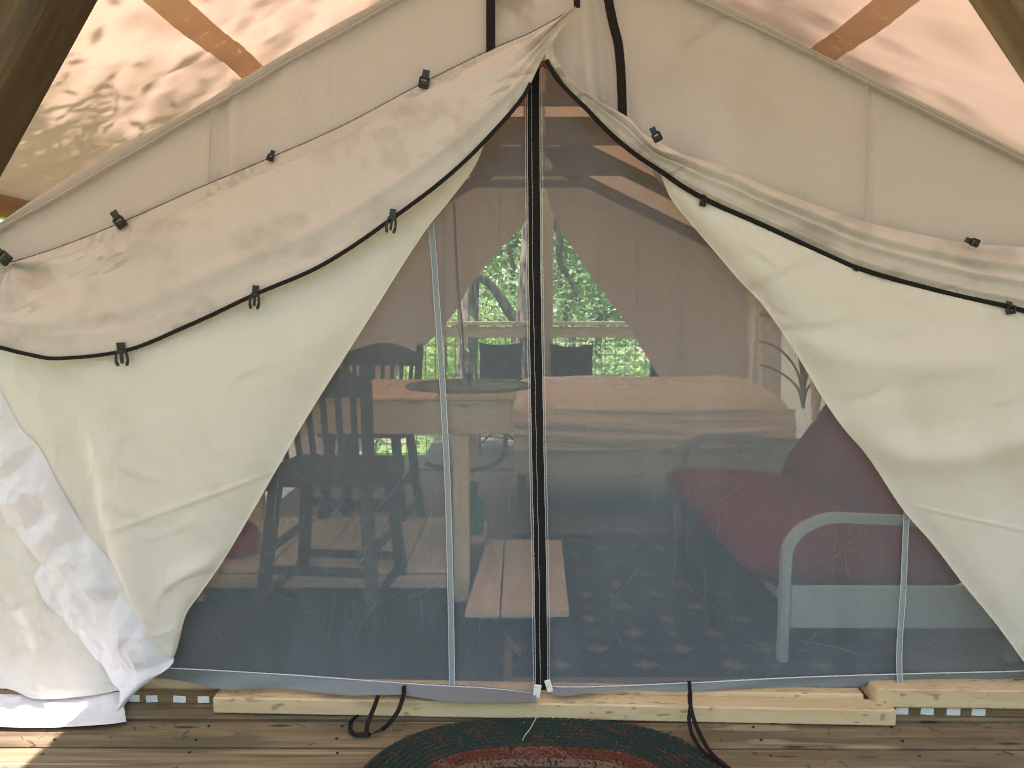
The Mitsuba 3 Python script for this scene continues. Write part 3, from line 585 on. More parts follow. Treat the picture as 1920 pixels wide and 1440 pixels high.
# tie straps
def w3(pts): return np.array([at(u, v, d) if d > 0 else onz(u, v, -d) for u, v, d in pts])
s1 = spl(w3([(757, 1286, D - .12), (757, 1300, D - .15), (750, 1325, D - .19), (735, 1350, 2.05), (715, 1368, -.012), (690, 1378, -.008), (668, 1378, -.008), (657, 1368, -.010), (657, 1356, -.02), (664, 1347, -.035), (672, 1341, -.045)]), 80)
s2 = spl(w3([(709, 1304, 2.11), (703, 1322, 2.08), (694, 1345, 2.06), (688, 1362, -.02), (688, 1374, -.012)]), 50)
obj('tie_strap', ribbon(s1, .013, (1, 0.3, 0.25), .0018), BLACK, SCREEN); obj('tie_strap', ribbon(s2, .013, (1, .2, .1), .0018), BLACK, SCREEN)
s3 = spl(w3([(1292, 1277, D - .12), (1294, 1300, D - .16), (1294, 1330, D - .22), (1292, 1350, 2.03), (1298, 1378, -.02), (1312, 1402, -.016), (1335, 1422, -.014), (1365, 1442, -.012), (1420, 1470, -.008)]), 70)
s4 = spl(w3([(1293, 1300, D - .165), (1296, 1330, D - .225), (1303, 1355, 2.025), (1315, 1382, -.03), (1332, 1410, -.022), (1356, 1432, -.018), (1420, 1474, -.014)]), 70)
obj('tie_strap', ribbon(s3, .011, (1, .2, .1), .0018), BLACK, SCREEN2); obj('tie_strap', ribbon(s4, .012, (1, .3, .1), .0018), BLACK, SCREEN2)
s5 = spl(w3([(1007, 1316, D - .15), (1010, 1330, 2.07), (1002, 1352, 2.03), (990, 1372, -.02), (980, 1388, -.018)]), 40)
obj('loose_thread', tube(s5, .0013, 5), TWINE, SCREEN)

# ------------------------------------------------------------------ timber frame inside the tent
FRAME = thing('tent_frame', 'dark wooden rafters and gusset plates under the canvas roof', 'roof frame')
def roof_z(x, drop=0.04): return zroof(x) - drop
ridge_z = PEAK[2] - 0.06
obj('ridge_beam', bar((ridge_x, D + .06, ridge_z - .03), (ridge_x, DB - .02, ridge_z - .03), .045, .09), RIDGEW, FRAME)
for y, vb, th in ((2.78, 200, .17), (3.42, 273, .12), (4.30, 330, .16), (5.08, 352, .05)):
    zb = at(1000, vb, y)[2]
    dl = (PEAK[2] - EL[2]) / (ridge_x - XL); drr = (PEAK[2] - ER[2]) / (XR - ridge_x)
    zt = min(zb + th, PEAK[2] - .17)
    def xs(z): return ridge_x - (PEAK[2] - .07 - z) / dl, ridge_x + (PEAK[2] - .07 - z) / drr
    (a0, a1), (c0, c1) = xs(zb), xs(zt)
    pg = shapely.Polygon([(a0, zb), (a1, zb), (c1, zt), (c0, zt)])
    g = trimesh.creation.extrude_polygon(pg, .022, engine='earcut'); v = g.vertices.copy(); g.vertices = np.stack([v[:, 0], y - v[:, 2], v[:, 1]], 1); g.invert()
    obj('gusset', g, FRAMEW, FRAME)
    for xe, ze in ((XL + .03, EL[2]), (XR - .03, ER[2])):
        obj('rafter', bar((ridge_x, y + .03, PEAK[2] - .085), (xe, y + .03, ze - .05), .04, .07, side=(0, 1, 0)), FRAMEW, FRAME)
for xe, ze in ((XL + .05, EL[2] - .05), (XR - .05, ER[2] - .05)):
    obj('eave_plate', bar((xe, D + .05, ze - .05), (xe, DB - .03, ze - .05), .04, .085), RIDGEW, FRAME)

LAMP = thing('glass_pendant', 'string of clear glass drops hanging beside the zip under the gussets', 'hanging lamp')
for (v, y) in ((140, 2.7), (160, 2.7), (208, 3.2), (228, 3.2), (245, 3.2), (292, 4.1), (300, 4.1)):
    c = at(1017, v, y); obj('drop', lathe([(0.0, -.028), (.012, -.02), (.015, -.004), (.010, .012), (.004, .024), (0, .026)], c, 14), GLASSL, LAMP, True)
c = at(1017, 300, 4.1); obj('shade', lathe([(.004, .05), (.02, .045), (.05, .02), (.06, -.01), (.055, -.02), (.05, -.012), (.045, .01)], c - [0, 0, .03], 24), GLASSL, LAMP, True)
obj('cord', tube([at(1017, 105, 2.7), at(1017, 165, 2.7)], .003, 5), CORD, LAMP); obj('cord', tube([at(1017, 300, 4.1), c + [0, 0, .35]], .003, 5), CORD, LAMP)
k = obj('hanging_cord', tube(spl(np.array([at(852, 385, 5.05), at(858, 520, 5.05), at(868, 640, 5.05), at(871, 760, 5.05)]), 20), .007, 6), CORD, smooth=True)
tag(k, 'thin dark cord hanging straight down behind the table, left of the rear doorway', 'cord')

# ------------------------------------------------------------------ timbers along the sill
tl, tr = onz(400, 1340), onz(1681, 1363)
k = obj('sill_timber', bar((tl[0], tl[1] + .03, .0315), (tr[0], tr[1] + .03, .0275), .062, .052, side=(0, 1, 0), bev=.004), PINE)
scene[k] = mikit.ply(bar((tl[0], tl[1] + .032, .029), (tr[0], tr[1] + .032, .026), .064, .050, side=(0, 1, 0), bev=.004), PINE); tag(k, 'long pale pine timber lying in front of the mesh screen on the deck', 'timber')
k = obj('sill_board', bar((tl[0] + .02, tl[1] + .088, .036), (1.05, tr[1] + .088, .034), .044, .06, side=(0, 1, 0), bev=.004), PINE); tag(k, 'thin pine board close behind the long sill timber', 'timber')
c0, c1 = at(238, 1292, D + .03), at(425, 1300, D + .03)
k = obj('short_timber', bar((-1.75, D + .015, .036), (c1[0], D + .005, .034), .07, .045, side=(0, 1, 0), bev=.003), PINE); tag(k, 'short pine timber at the left end of the sill above the taped board', 'timber')
e0, e1 = onz(1643, 1327, .036), onz(1925, 1331, .036); ed = (e1 - e0) / np.linalg.norm(e1 - e0)
k = obj('end_timber', bar(e0 + [0, .05, .029], e0 + ed * 1.2 + [0, .05, .029], .10, .058, side=(0, 1, 0), bev=.004), PINE); tag(k, 'thick pale timber lying raised at the right end of the sill', 'timber')
BASE = thing('base_board', 'brown base board with white paper labels stuck along it', 'board')
pL, pR = onz(252, 1317, 0), onz(1834, 1343, 0); bd = (pR - pL) / np.linalg.norm(pR - pL)
obj('plank', bar(pL - bd * .7 + [0, .012, .012], pR + bd * .7 + [0, .012, .012], .022, .040, side=(0, 1, 0), bev=.002), BASEW, BASE)
for u, w_ in ((252, .034), (285, .036), (337, .040), (382, .036), (1691, .036), (1738, .038), (1787, .040), (1834, .040)):
    t = (u - 252) / (1834 - 252); p_ = onz(u, 1317 + 26 * t, 0)
    obj('paper_label', box(p_[0], (pL + bd * ((p_ - pL) @ bd))[1] - .0004, .013, w_, .0016, .021, rot=(0, rng.uniform(-.06, .06), math.atan2(bd[1], bd[0]))), WHITE, BASE)

# ------------------------------------------------------------------ braided rug
RUG = thing('braided_rug', 'oval braided rug in dark green, rust red and tan on the porch deck', 'rug')
rc = onz(1010, 1346); RYF = rc[1] - .012; RCX = 0.075; HWX, HWY = 0.50, 0.37
RCY = RYF - HWY
def ring(k, w):
    o = (k + .5) * w; hx, hy = HWX - o, HWY - o; L = hx - hy * 0.92
    n = int(max(60, 2 * (2 * np.pi * hy + 4 * L) / w * 3.0)); a = np.linspace(0, 2 * np.pi, n + 1)
    x = L * np.tanh(np.cos(a) * 2.2) / np.tanh(2.2) + 0.92 * hy * np.sign(np.cos(a)) * np.abs(np.cos(a)) ** 1.0; y = hy * np.sin(a)
    c = np.stack([x, y], 1); s = np.r_[0, np.cumsum(np.linalg.norm(np.diff(c, axis=0), axis=1))]
    t = np.gradient(c, axis=0); t /= np.linalg.norm(t, axis=1, keepdims=True); nr = np.stack([t[:, 1], -t[:, 0]], 1)
    ph = np.linspace(0, 1, 9); P = []
    for j, p in enumerate(ph):
        lat = (p - .5) * w * 1.02; ch = np.abs(p - .5) * 1.6
        bmp = 0.5 + 0.5 * np.cos(2 * np.pi * (s / (w * 1.25) - (ch if p < .5 else ch + .5)))
        z = 0.003 + 0.010 * np.sin(np.pi * p) ** .6 * (0.55 + 0.45 * bmp)
        P.append(np.stack([RCX + c[:, 0] + nr[:, 0] * lat, RCY + c[:, 1] + nr[:, 1] * lat, z + 0 * s], 1))
    return grid(np.stack(P, 1))
NR = 20; RW = HWY / NR
for k in range(NR):
    o = k * RW
    m = BR_GREEN if o < .13 else BR_RED if o < .20 else BR_TAN if o < .235 else BR_GREEN if o < .29 else BR_RED if o < .35 else BR_TAN
    obj('braid', ring(k, RW), m, RUG, True)

# ------------------------------------------------------------------ porch frame and fly
RID = 2.87; SLP = 0.577
FLYT = thing('rain_fly', 'translucent peach rain fly stretched above the tent and porch', 'tarp')
def fly_side(s, nx=80, ny=360):
    x = np.linspace(0, 2.22, nx); y = np.linspace(0.75, 6.75, ny)
    X, Y = np.meshgrid(x, y, indexing='ij'); Z = RID + .085 - SLP * X
    P = np.stack([0.05 + s * X, Y, Z], -1)
    sag = np.sin(np.clip(X / 2.15, 0, 1) * np.pi) * np.sin((Y - .75) / 6.0 * np.pi * 5) ** 2
    P[..., 2] += -0.035 * sag + 0.03 * (meshkit.fbm(np.stack([X * 1.0, Y * 3.0 + X * 1.2, X * 0], -1), 3, 4) - .5) + 0.030 * (meshkit.fbm(np.stack([X * 1.6, Y * 11 + X * 6, X * 0], -1), 3, 5) - .5)
    return P
FL, FR = fly_side(-1), fly_side(1)
obj('panel', grid(FL), FLY, FLYT, True); obj('panel', grid(FR), FLY, FLYT, True)
for F in (FL, FR):   # a wide seam band runs the length of the fly on either side
    i = int(np.argmin(np.abs(np.abs(F[:, 0, 0] - .05) - 1.17))); line = F[i].copy(); line[:, 2] = np.convolve(np.pad(line[:, 2], 12, 'edge'), np.ones(25) / 25, 'valid') - .034
    sd = F[i + 1] - F[i - 1]
    obj('seam_band', ribbon(line, .105, sd, .002), FLYBAND, FLYT, True)
ALEG = thing('porch_timber', 'dark weathered porch timber leaning across the upper left corner', 'timber')
p0, p1 = at(190, 0, 1.42), at(0, 345, 1.42); dv = (p0 - p1) / np.linalg.norm(p0 - p1); nrm = np.array([-dv[2], 0, dv[0]])
LWID = 0.20
def leg(pa, dv, nrm): 
    zt = RID - .16; a = pa + dv * ((zt - pa[2]) / dv[2]); b = pa + dv * ((-0.02 - pa[2]) / dv[2]); o = nrm * LWID / 2
    return bar(b + o + [0, -.06, 0], a + o + [0, -.06, 0], LWID, .12, side=nrm, bev=.008)
obj('beam', leg(p0, dv, nrm), DARKW, ALEG)
ALEG2 = thing('porch_timber', 'olive brown porch timber leaning across the upper right corner', 'timber')
p0, p1 = at(1808, 0, 1.42), at(1920, 168, 1.42); dv = (p0 - p1) / np.linalg.norm(p0 - p1); nrm = np.array([dv[2], 0, -dv[0]])
obj('beam', leg(p0, dv, nrm), OLIVEW, ALEG2)
k = obj('ridge_pole', tube(spl(np.array([(0.05, .6, RID - .01), (.05, 3.5, RID - .02), (.05, 6.7, RID - .01)]), 20), .055, 12), LOGW, smooth=True); tag(k, 'round ridge pole carrying the fly above the tent', 'pole')
ll = at(0, 382, 3.0); sx = (ll[0]) / 3.0
k = obj('eave_log', tube(spl(np.array([(-2.13, .6, 1.65), (-2.13, 3.4, 1.65), (-2.14, 6.7, 1.65)]), 30), np.linspace(.05, .045, 30), 12), LOGW, smooth=True); tag(k, 'peeled log rail under the fly eave beside the tent roof at far left', 'log')
k = obj('eave_log', tube(spl(np.array([(2.22, .6, 1.64), (2.22, 3.4, 1.64), (2.22, 6.7, 1.64)]), 30), np.linspace(.05, .045, 30), 12), LOGW, smooth=True); tag(k, 'peeled log rail under the fly eave on the right, out past the tent', 'log')

# ------------------------------------------------------------------ furniture: floor rugs
k = obj('diamond_rug', box((-.01 + 1.35) / 2, (2.40 + 4.02) / 2, -.006, 1.36, 1.62, .008), RUGM); tag(k, 'dark slate rug with rows of pale diamond motifs inside the tent', 'rug')
k = obj('dark_carpet', box(-.79, (2.35 + 3.4) / 2, -.0065, 1.50, 1.05, .007), TEAL); tag(k, 'plain dark blue-grey carpet under the table', 'carpet')

# ------------------------------------------------------------------ fire table
TB = thing('fire_table', 'pine counter table with a dark round burner disc and plank shelf', 'table')
TX0, TX1, TY0, TY1, TZ = -1.42, 0.005, 3.00, 3.85, 0.868
obj('apron', box((TX0 + TX1) / 2 - .01, TY0 + .03, TZ - .085, TX1 - TX0 - .03, .028, .14, bev=.003), TABLEX, TB)
obj('apron', box((TX0 + TX1) / 2 - .01, TY1 - .03, TZ - .085, TX1 - TX0 - .03, .028, .14, bev=.003), TABLEX, TB)
obj('apron', box(TX1 - .024, (TY0 + TY1) / 2, TZ - .085, .026, TY1 - TY0 - .10, .14, bev=.003), TABLEY, TB)
def planks(par, name, x0, x1, n, y0, y1, z, th, m, skew=0.0):
    w = (x1 - x0) / n
    for i in range(n): obj(name, box(x0 + w * (i + .5), (y0 + y1) / 2, z + (i % 2) * .0012, w - .007, y1 - y0, th, bev=.003), m, par)
planks(TB, 'top_plank', TX0, -.32, 8, TY0, TY1, TZ - .007, .014, TABLEY)
for i, (a, b) in enumerate(((-.318, -.215), (-.212, -.075), (-.072, TX1))): obj('pale_tile', box((a + b) / 2, (TY0 + TY1) / 2, TZ - .0065, b - a, TY1 - TY0, .014, bev=.002), PALET, TB)
fc = at(876, 727, 3.40); fcx = fc[0] + .01
obj('burner_disc', lathe([(0, .004), (.262, .004), (.27, .010), (.29, .012), (.295, .003), (.295, 0), (0, 0)], (fcx, 3.43, TZ + .0015), 40), TILE, TB, 30)
obj('knob', lathe([(.004, 0), (.006, .035), (.016, .042), (.018, .056), (.012, .064), (0, .066)], (fcx, 3.40, TZ + .006), 16), PLASTIC, TB, True)
for x in (-1.34, -.225):
    for y in (TY0 + .055, TY1 - .055): obj('leg', box(x, y, .355, .065, .065, .71, bev=.004), TABLEZ, TB)
planks(TB, 'shelf_plank', -1.42, -.27, 6, 3.02, 3.82, .135, .022, TABLEY)
obj('shelf_rail', box(-.845, 3.015, .095, 1.15, .03, .052, bev=.003), TABLEX, TB)
obj('ledge', box(at(862, 1005, 3.55)[0], 3.50, .16, .26, .30, .025, bev=.003), TABLEX, TB)
BEN = thing('plank_step', 'low step of two pine planks beside the table on the rug', 'step')
zst = .10; q = [onz(*p, zst) for p in ((872, 1147), (938, 1147), (1067, 1146), (913, 1012), (946, 1012), (1052, 1012))]
def plank4(a, b, c, d, th):
    v = np.array([a, b, c, d]); v2 = v - [0, 0, th]; return trimesh.convex.convex_hull(np.vstack([v, v2]))
g_ = np.array([.004, 0, 0])
obj('plank', plank4(q[0], q[1] - g_, q[4] - g_, q[3], .022), TABLEY, BEN); obj('plank', plank4(q[1] + g_, q[2], q[5], q[4] + g_, .022), TABLEY, BEN)
for t in (.22, .78): y = q[0][1] * (1 - t) + q[3][1] * t; obj('cleat', box((q[0][0] + q[2][0]) / 2, y, .037, .30, .05, .078, bev=.003), TABLEX, BEN)
k = obj('gas_cylinder', lathe([(0, 0), (.045, 0), (.05, .01), (.05, .13), (.045, .155), (.025, .175), (.016, .18), (.016, .20), (.02, .205), (.02, .24), (.008, .245), (0, .25)], onz(888, 1000, .175) + [0, 0.02, 0], 24), GREENP, smooth=40); tag(k, 'small green gas cylinder standing on the table ledge', 'gas cylinder')
hs = spl(np.array([at(932, 790, 3.25), at(948, 820, 3.25), at(946, 850, 3.25), at(925, 872, 3.25), at(890, 881, 3.25), at(845, 880, 3.3), at(800, 870, 3.4)]), 40)
k = obj('gas_hose', tube(hs, .010, 8), HOSE, smooth=True); tag(k, 'grey gas hose drooping in a curve beneath the table', 'hose')
rp = onz(425, 1052, .146)
k = obj('red_jug', lathe([(0, 0), (.07, 0), (.095, .03), (.10, .08), (.085, .12), (.05, .145), (.045, .17), (.04, .17), (0, .165)], rp + [0.01, .1, 0], 24), REDP, smooth=True); tag(k, 'round red jug on the table shelf, half hidden by the left flap', 'jug')

# counter stools
def make_stool(loc, rz, label):
    s = thing('counter_stool', label, 'chair', 'stools at the fire table')
    ob = lambda n, m, sm=False: obj(n, place(m, loc, rz), STOOLW, s, sm)
    seat = trimesh.creation.extrude_polygon(shapely.box(-.20, -.17, .20, .20).buffer(.03), .04, engine='earcut'); seat.apply_translation((0, 0, .575)); ob('seat', seat)
    for sx in (-1, 1):
        ob('leg', bar((sx * .17, .16, .575), (sx * .225, .215, 0), .042, .042)); ob('leg', bar((sx * .17, -.15, .575), (sx * .225, -.225, 0), .042, .042))
        ob('rung', bar((sx * .195, .18, .33), (sx * .195, -.18, .33), .026, .026)); ob('rung', bar((sx * .21, .19, .16), (sx * .21, -.20, .16), .03, .026))
        ob('back_post', bar((sx * .195, -.175, .56), (sx * .215, -.265, 1.02), .036, .036)); 
        ob('finial', lathe([(.018, 0), (.02, .008), (.012, .018), (0, .022)], (sx * .216, -.268, 1.018), 12), True)
    for y, z in ((.195, .20), (-.19, .26), (.20, .42)): ob('stretcher', bar((-.20, y, z), (.20, y, z), .026, .03, side=(0, 1, 0)))
    x = np.linspace(-.205, .205, 20); pts = [(a, .965 + .075 * math.cos(a / .205 * 1.35)) for a in x] + [(a, .912) for a in x[::-1]]
    r = trimesh.creation.extrude_polygon(shapely.Polygon(pts), .022, engine='earcut'); v = r.vertices.copy(); yy = -.255 - .12 * (v[:, 1] - 1.0) - .02 * np.cos(v[:, 0] / .205 * 1.4)
    r.vertices = np.stack([v[:, 0], yy + .011 - v[:, 2], v[:, 1]], 1); r.invert(); ob('top_rail', r)
    for a in np.linspace(-.16, .16, 7): ob('spindle', bar((a * .95, -.185, .60), (a * 1.04, -.262, .93), .022, .012))
    return s
make_stool((-.705, 2.85, 0), -.10, 'dark spindle-back stool at the near side of the table beside the left flap')
make_stool((-.775, 3.98, 0), math.pi - .08, 'dark spindle-back stool behind the table, its arched back towards the rear doorway')

# bed
BED = thing('bed', 'low bed with a rumpled cream quilt and gathered skirt at the back of the tent', 'bed')
BX0, BX1, BY0, BY1 = -.02, 1.61, 4.25, 5.16
def quilt():
    n, m = 150, 110; u = np.linspace(-1, 1, n); v = np.linspace(-1, 1, m); U, V = np.meshgrid(u, v, indexing='ij')
    X = (BX0 + BX1) / 2 + (BX1 - BX0) / 2 * U; Y = (BY0 + BY1) / 2 + (BY1 - BY0) / 2 * V
    e = (1 - np.abs(U) ** 16) * (1 - np.abs(V) ** 8)
    Z = .58 + .185 * np.clip(e, 0, 1) ** .4 + .03 * V * (e > 0)
    P = np.stack([X, Y, Z], -1); Z2 = Z + .035 * (meshkit.fbm(np.stack([X * 2.2, Y * 13, X * 0], -1), 4, 6) - .5) + .014 * (meshkit.fbm(np.stack([X * 1.4, Y * 2.6, X * 0], -1), 3, 7) - .5) + .012 * (meshkit.fbm(np.stack([X * 7, Y * 26 + X * 3, X * 0], -1), 3, 9) - .5)
    P[..., 2] = Z2; return P
obj('quilt', grid(quilt()), QUILT, BED, True)
def drape(y0, z0, z1, amp, seed, m, nm, horiz):
    x = np.linspace(BX0 + .01, BX1 + .0, 200); z = np.linspace(0, 1, 40); X, Zt = np.meshgrid(x, z, indexing='ij'); P = np.stack([X, y0 + 0 * X, z0 + (z1 - z0) * Zt], -1)
    if horiz: q = np.stack([X * .9, P[..., 2] * 22 + .8 * np.sin(X * 1.6), 0 * X], -1)
    else: q = np.stack([X * 20, P[..., 2] * 2, 0 * X], -1)
    P[..., 1] -= amp * (meshkit.fbm(q, 3, seed) - .5) + .03 * np.sin(np.pi * Zt) * (1 if horiz else 0); obj(nm, grid(P), m, BED, True)
drape(BY0 + .005, .66, .42, .07, 3, SHEET, 'sheet', True); drape(BY0 + .03, .45, .27, .035, 4, SKIRT, 'skirt', False)
obj('mattress', box((BX0 + BX1) / 2, (BY0 + BY1) / 2 + .03, .46, BX1 - BX0 - .04, BY1 - BY0 - .08, .24, bev=.03), SHEET, BED)
for x in (BX0 + .06, BX1 - .06):
    for y in (BY0 + .12, BY1 - .06): obj('leg', box(x, y, .16, .05, .05, .34), FRAMEW, BED)
obj('head_box', box((BX0 + BX1) / 2, (BY0 + BY1) / 2 + .05, .31, BX1 - BX0 - .04, BY1 - BY0 - .14, .05), FRAMEW, BED)

obj('added_end_board', box(BX1 + .005, (BY0 + BY1) / 2 + .02, .24, .02, BY1 - BY0 - .06, .46, bev=.003), FRAMEW, BED)  # board added to cover the bright sunlit wall seen under the bed
# white headboard in the plane of the side wall
HB = thing('iron_headboard', 'white headboard with fanned curved rods and scrolled posts at the bed end', 'headboard')
hx = 1.64; hy0, hy1 = hx * 0, 0
Yof = lambda u: hx * FPX / (u - 966) 
def hp(u, v, o=0.0):
    d = FW + (u - 960) / FPX * RT - (v - 720) / FPX * UP; t = (hx - o) / d[0]; return CAM + d * t
for u, vt, vb in ((1410, 562, 745), (1532, 690, 850)):
    a, b = hp(u, vt), hp(u, vb); a2 = np.array([a[0], a[1], a[2]]); b2 = np.array([a[0], a[1], .25])
    obj('post', tube(spl(np.array([b2, a2]), 24), .024 + .006 * np.sin(np.linspace(0, 9, 24)), 10), WICKER, HB, True)
    obj('finial', trimesh.creation.icosphere(2, .04) .apply_translation(a2 + [0, 0, .03]), WICKER, HB, True)
fb = hp(1506, 765)
for (u, v, cv) in ((1425, 590, 12), (1422, 640, 20), (1424, 684, 34), (1455, 600, 6), (1490, 590, 2), (1515, 640, -6), (1530, 680, -14), (1556, 712, -24)):
    a = hp(u, v); mid = (a * .45 + fb * .55) + [0, 0, 0]; mid[1] += (fb[1] - a[1]) * .32; mid[2] += (a[2] - fb[2]) * .12
    obj('rod', tube(spl(np.array([fb, mid, a]), 24), .0075, 6), RODM, HB, True)
for j in range(5):
    c = hp(1424, 598 + j * 30); r_ = .028; a = np.linspace(0, 2 * np.pi, 24)
    obj('scroll', tube(np.stack([c[0] + 0 * a, c[1] + r_ * .8 * np.cos(a), c[2] + r_ * 1.25 * np.sin(a)], 1), .007, 6, False), WICKER, HB, True)
obj('mid_bar', tube(np.array([hp(1424, 575), hp(1426, 740)]), .011, 8), WICKER, HB, True)

# futon
FU = thing('futon', 'grey metal futon frame with dark red mattress along the right wall', 'futon')
FYN, FYF = 2.50, 4.12
def slab(x0, x1, z0, z1, th, y0, y1, seed):
    n, m = 70, 90; s = np.linspace(0, 2 * np.pi, n, endpoint=True); dx, dz = x1 - x0, z1 - z0; L = math.hypot(dx, dz); ex, ez = np.array([dx, dz]) / L, np.array([-dz, dx]) / L
    c, sn = np.cos(s), np.sin(s); k = 0.45
    lx = L / 2 * np.sign(c) * np.abs(c) ** k; lz = th / 2 * np.sign(sn) * np.abs(sn) ** .8
    y = np.linspace(0, 1, m); sc = np.clip((1 - np.abs(2 * y - 1) ** 14), 0, 1) ** .4
    X = (x0 + x1) / 2 + ex[0] * lx[:, None] * (.985 + .015 * sc) + ez[0] * lz[:, None] * sc; Z = (z0 + z1) / 2 + ex[1] * lx[:, None] * (.985 + .015 * sc) + ez[1] * lz[:, None] * sc
    P = np.stack([X, y0 + (y1 - y0) * y[None] + 0 * X, Z], -1); P[..., 2] += .03 * (meshkit.fbm(P * [5, 5, 5], 3, seed) - .5); P[..., 0] += .02 * (meshkit.fbm(P * [4, 4, 4], 3, seed + 3) - .5); return grid(P)
obj('seat_mattress', slab(.84, 1.62, .30, .25, .17, FYN + .10, FYF, 5), REDF, FU, True); obj('back_mattress', slab(1.50, 1.84, .30, .80, .16, FYN + .10, FYF, 15), REDF, FU, True)
def arm(y, nm):
    xs0 = .93; pts = [(xs0, y, 0.0), (xs0, y, .30), (xs0 + .005, y, .40), (xs0 + .06, y, .475), (xs0 + .16, y, .51), (xs0 + .30, y, .505), (1.75, y, .47)]
    c = spl(np.array(pts), 60); obj(nm, ribbon(c, .031, (0, 1, 0), .031), GREYM, FU, 40)
    obj('end_panel', box((xs0 + .02 + 1.72) / 2, y, .195, 1.72 - xs0 - .02, .018, .15, bev=.003), GREYM, FU)
    obj('leg', box(1.72, y, .235, .04, .042, .47, bev=.003), GREYM, FU)
    for z in (.235, .19): obj('bolt', lathe([(0, 0), (.006, 0), (.005, .004), (0, .005)], (0, 0, 0), 10).apply_transform(trimesh.transformations.rotation_matrix(math.pi / 2, (1, 0, 0))).apply_translation((xs0, y - .022, z)), STITCH, FU)
arm(FYN, 'arm'); arm(FYF + .08, 'arm')
for x in (.98, 1.55): obj('rail', box(x, (FYN + FYF) / 2 + .03, .18, .035, FYF - FYN, .035), GREYM, FU)

# ------------------------------------------------------------------ behind the tent: railing, chairs
RAIL = thing('deck_railing', 'wooden railing with wire grid panels behind the tent', 'railing')
RY = 7.42
obj('top_rail', box(.2, RY, at(1000, 602, RY)[2] - .02, 5.2, .14, .036, bev=.004), RAILW, RAIL)
z1 = at(1000, 607, RY)[2] - .03; z2 = at(1000, 633, RY)[2]
obj('upper_rail', box(.2, RY, (z1 + z2) / 2, 5.2, .04, z1 - z2, bev=.004), RAILW, RAIL)
obj('bottom_rail', box(.2, RY, .035, 5.2, .04, .09, bev=.004), plain('pale_rail', (.62, .60, .55), .6), RAIL)
for x in (-2.0, 2.3): obj('post', box(x, RY + .06, .45, .09, .09, 1.9), RAILW, RAIL)
wz = np.arange(-.5, z2, .1); wx = np.arange(-2.3, 2.75, .1)
obj('wire', cat([box(.2, RY + .03, z, 5.1, .0065, .0065) for z in wz]), STEEL, RAIL, kind='stuff')
obj('wire', cat([box(x, RY + .035, z2 / 2 - .25, .0065, .0065, z2 + .5) for x in wx]), STEEL, RAIL, kind='stuff')
k = obj('back_post', box(at(1026, 500, 6.6)[0], 6.6, 1.25, .10, .10, 2.55, bev=.005), wood('post_wood', 'z', (0.72, 0.62, 0.50), (0.56, 0.45, 0.34), 0.7, ring=8)); tag(k, 'square pale post rising behind the mesh zip in the rear doorway', 'post')
def camp_chair(u, vt, y, w, rz, label):
    s = thing('camp_chair', label, 'folding chair', 'camp chairs on the back deck'); c = at(u, vt, y); loc = (c[0], y, 0); zt = c[2]
    ob = lambda n, m, mt, sm=False: obj(n, place(m, loc, rz), mt, s, sm)
    x = np.linspace(-1, 1, 24); z = np.linspace(0, 1, 16); X, Z = np.meshgrid(x, z, indexing='ij')
    P = np.stack([X * (w / 2) * (.70 + .30 * Z ** .7), -.16 + .06 * (1 - X ** 2) * 1.0 + .30 * (1 - Z), .42 + (zt - .42) * Z - .02 * (1 - X ** 2) * (Z > .95)], -1)
    P[..., 1] = .0 - .10 * (1 - Z) - .05 * (1 - X ** 2); ob('backrest', cat([grid(P), grid(P[::-1] + [0, .012, 0])]), CAMPF, True)
    Q = np.stack([X * w / 2, -.12 + .48 * (1 - Z), .42 - .05 * (1 - X ** 2)], -1); ob('seat', grid(Q * [1, 1, 1] + [0, .12, 0]), CAMPF, True)
    for sx in (-1, 1):
        ob('leg', tube(np.array([(sx * w / 2, .0, 0), (sx * w * .45, .02, zt - .01)]), .009, 8), PLASTIC); ob('leg', tube(np.array([(sx * w / 2, .45, 0), (-sx * w * .45, -.02, .42)]), .009, 8), PLASTIC)
        ob('armrest', box(sx * (w / 2 + .05), .22, .63, .08, .36, .03, rot=(-.08, 0, 0), bev=.01), CAMPF)
        ob('cup_holder', lathe([(.03, -.10), (.045, 0), (.04, 0), (.028, -.09)], (sx * (w / 2 + .07), .26, .63), 14), CAMPF)
    return s
camp_chair(939, 642, 6.35, .37, .06, 'dark folding camp chair left of the zip beyond the bed')
camp_chair(1072, 645, 6.35, .37, -.06, 'dark folding camp chair right of the zip beyond the bed')
camp_chair(1262, 648, 6.45, .40, -.25, 'dark folding camp chair mostly hidden by the right back wall')

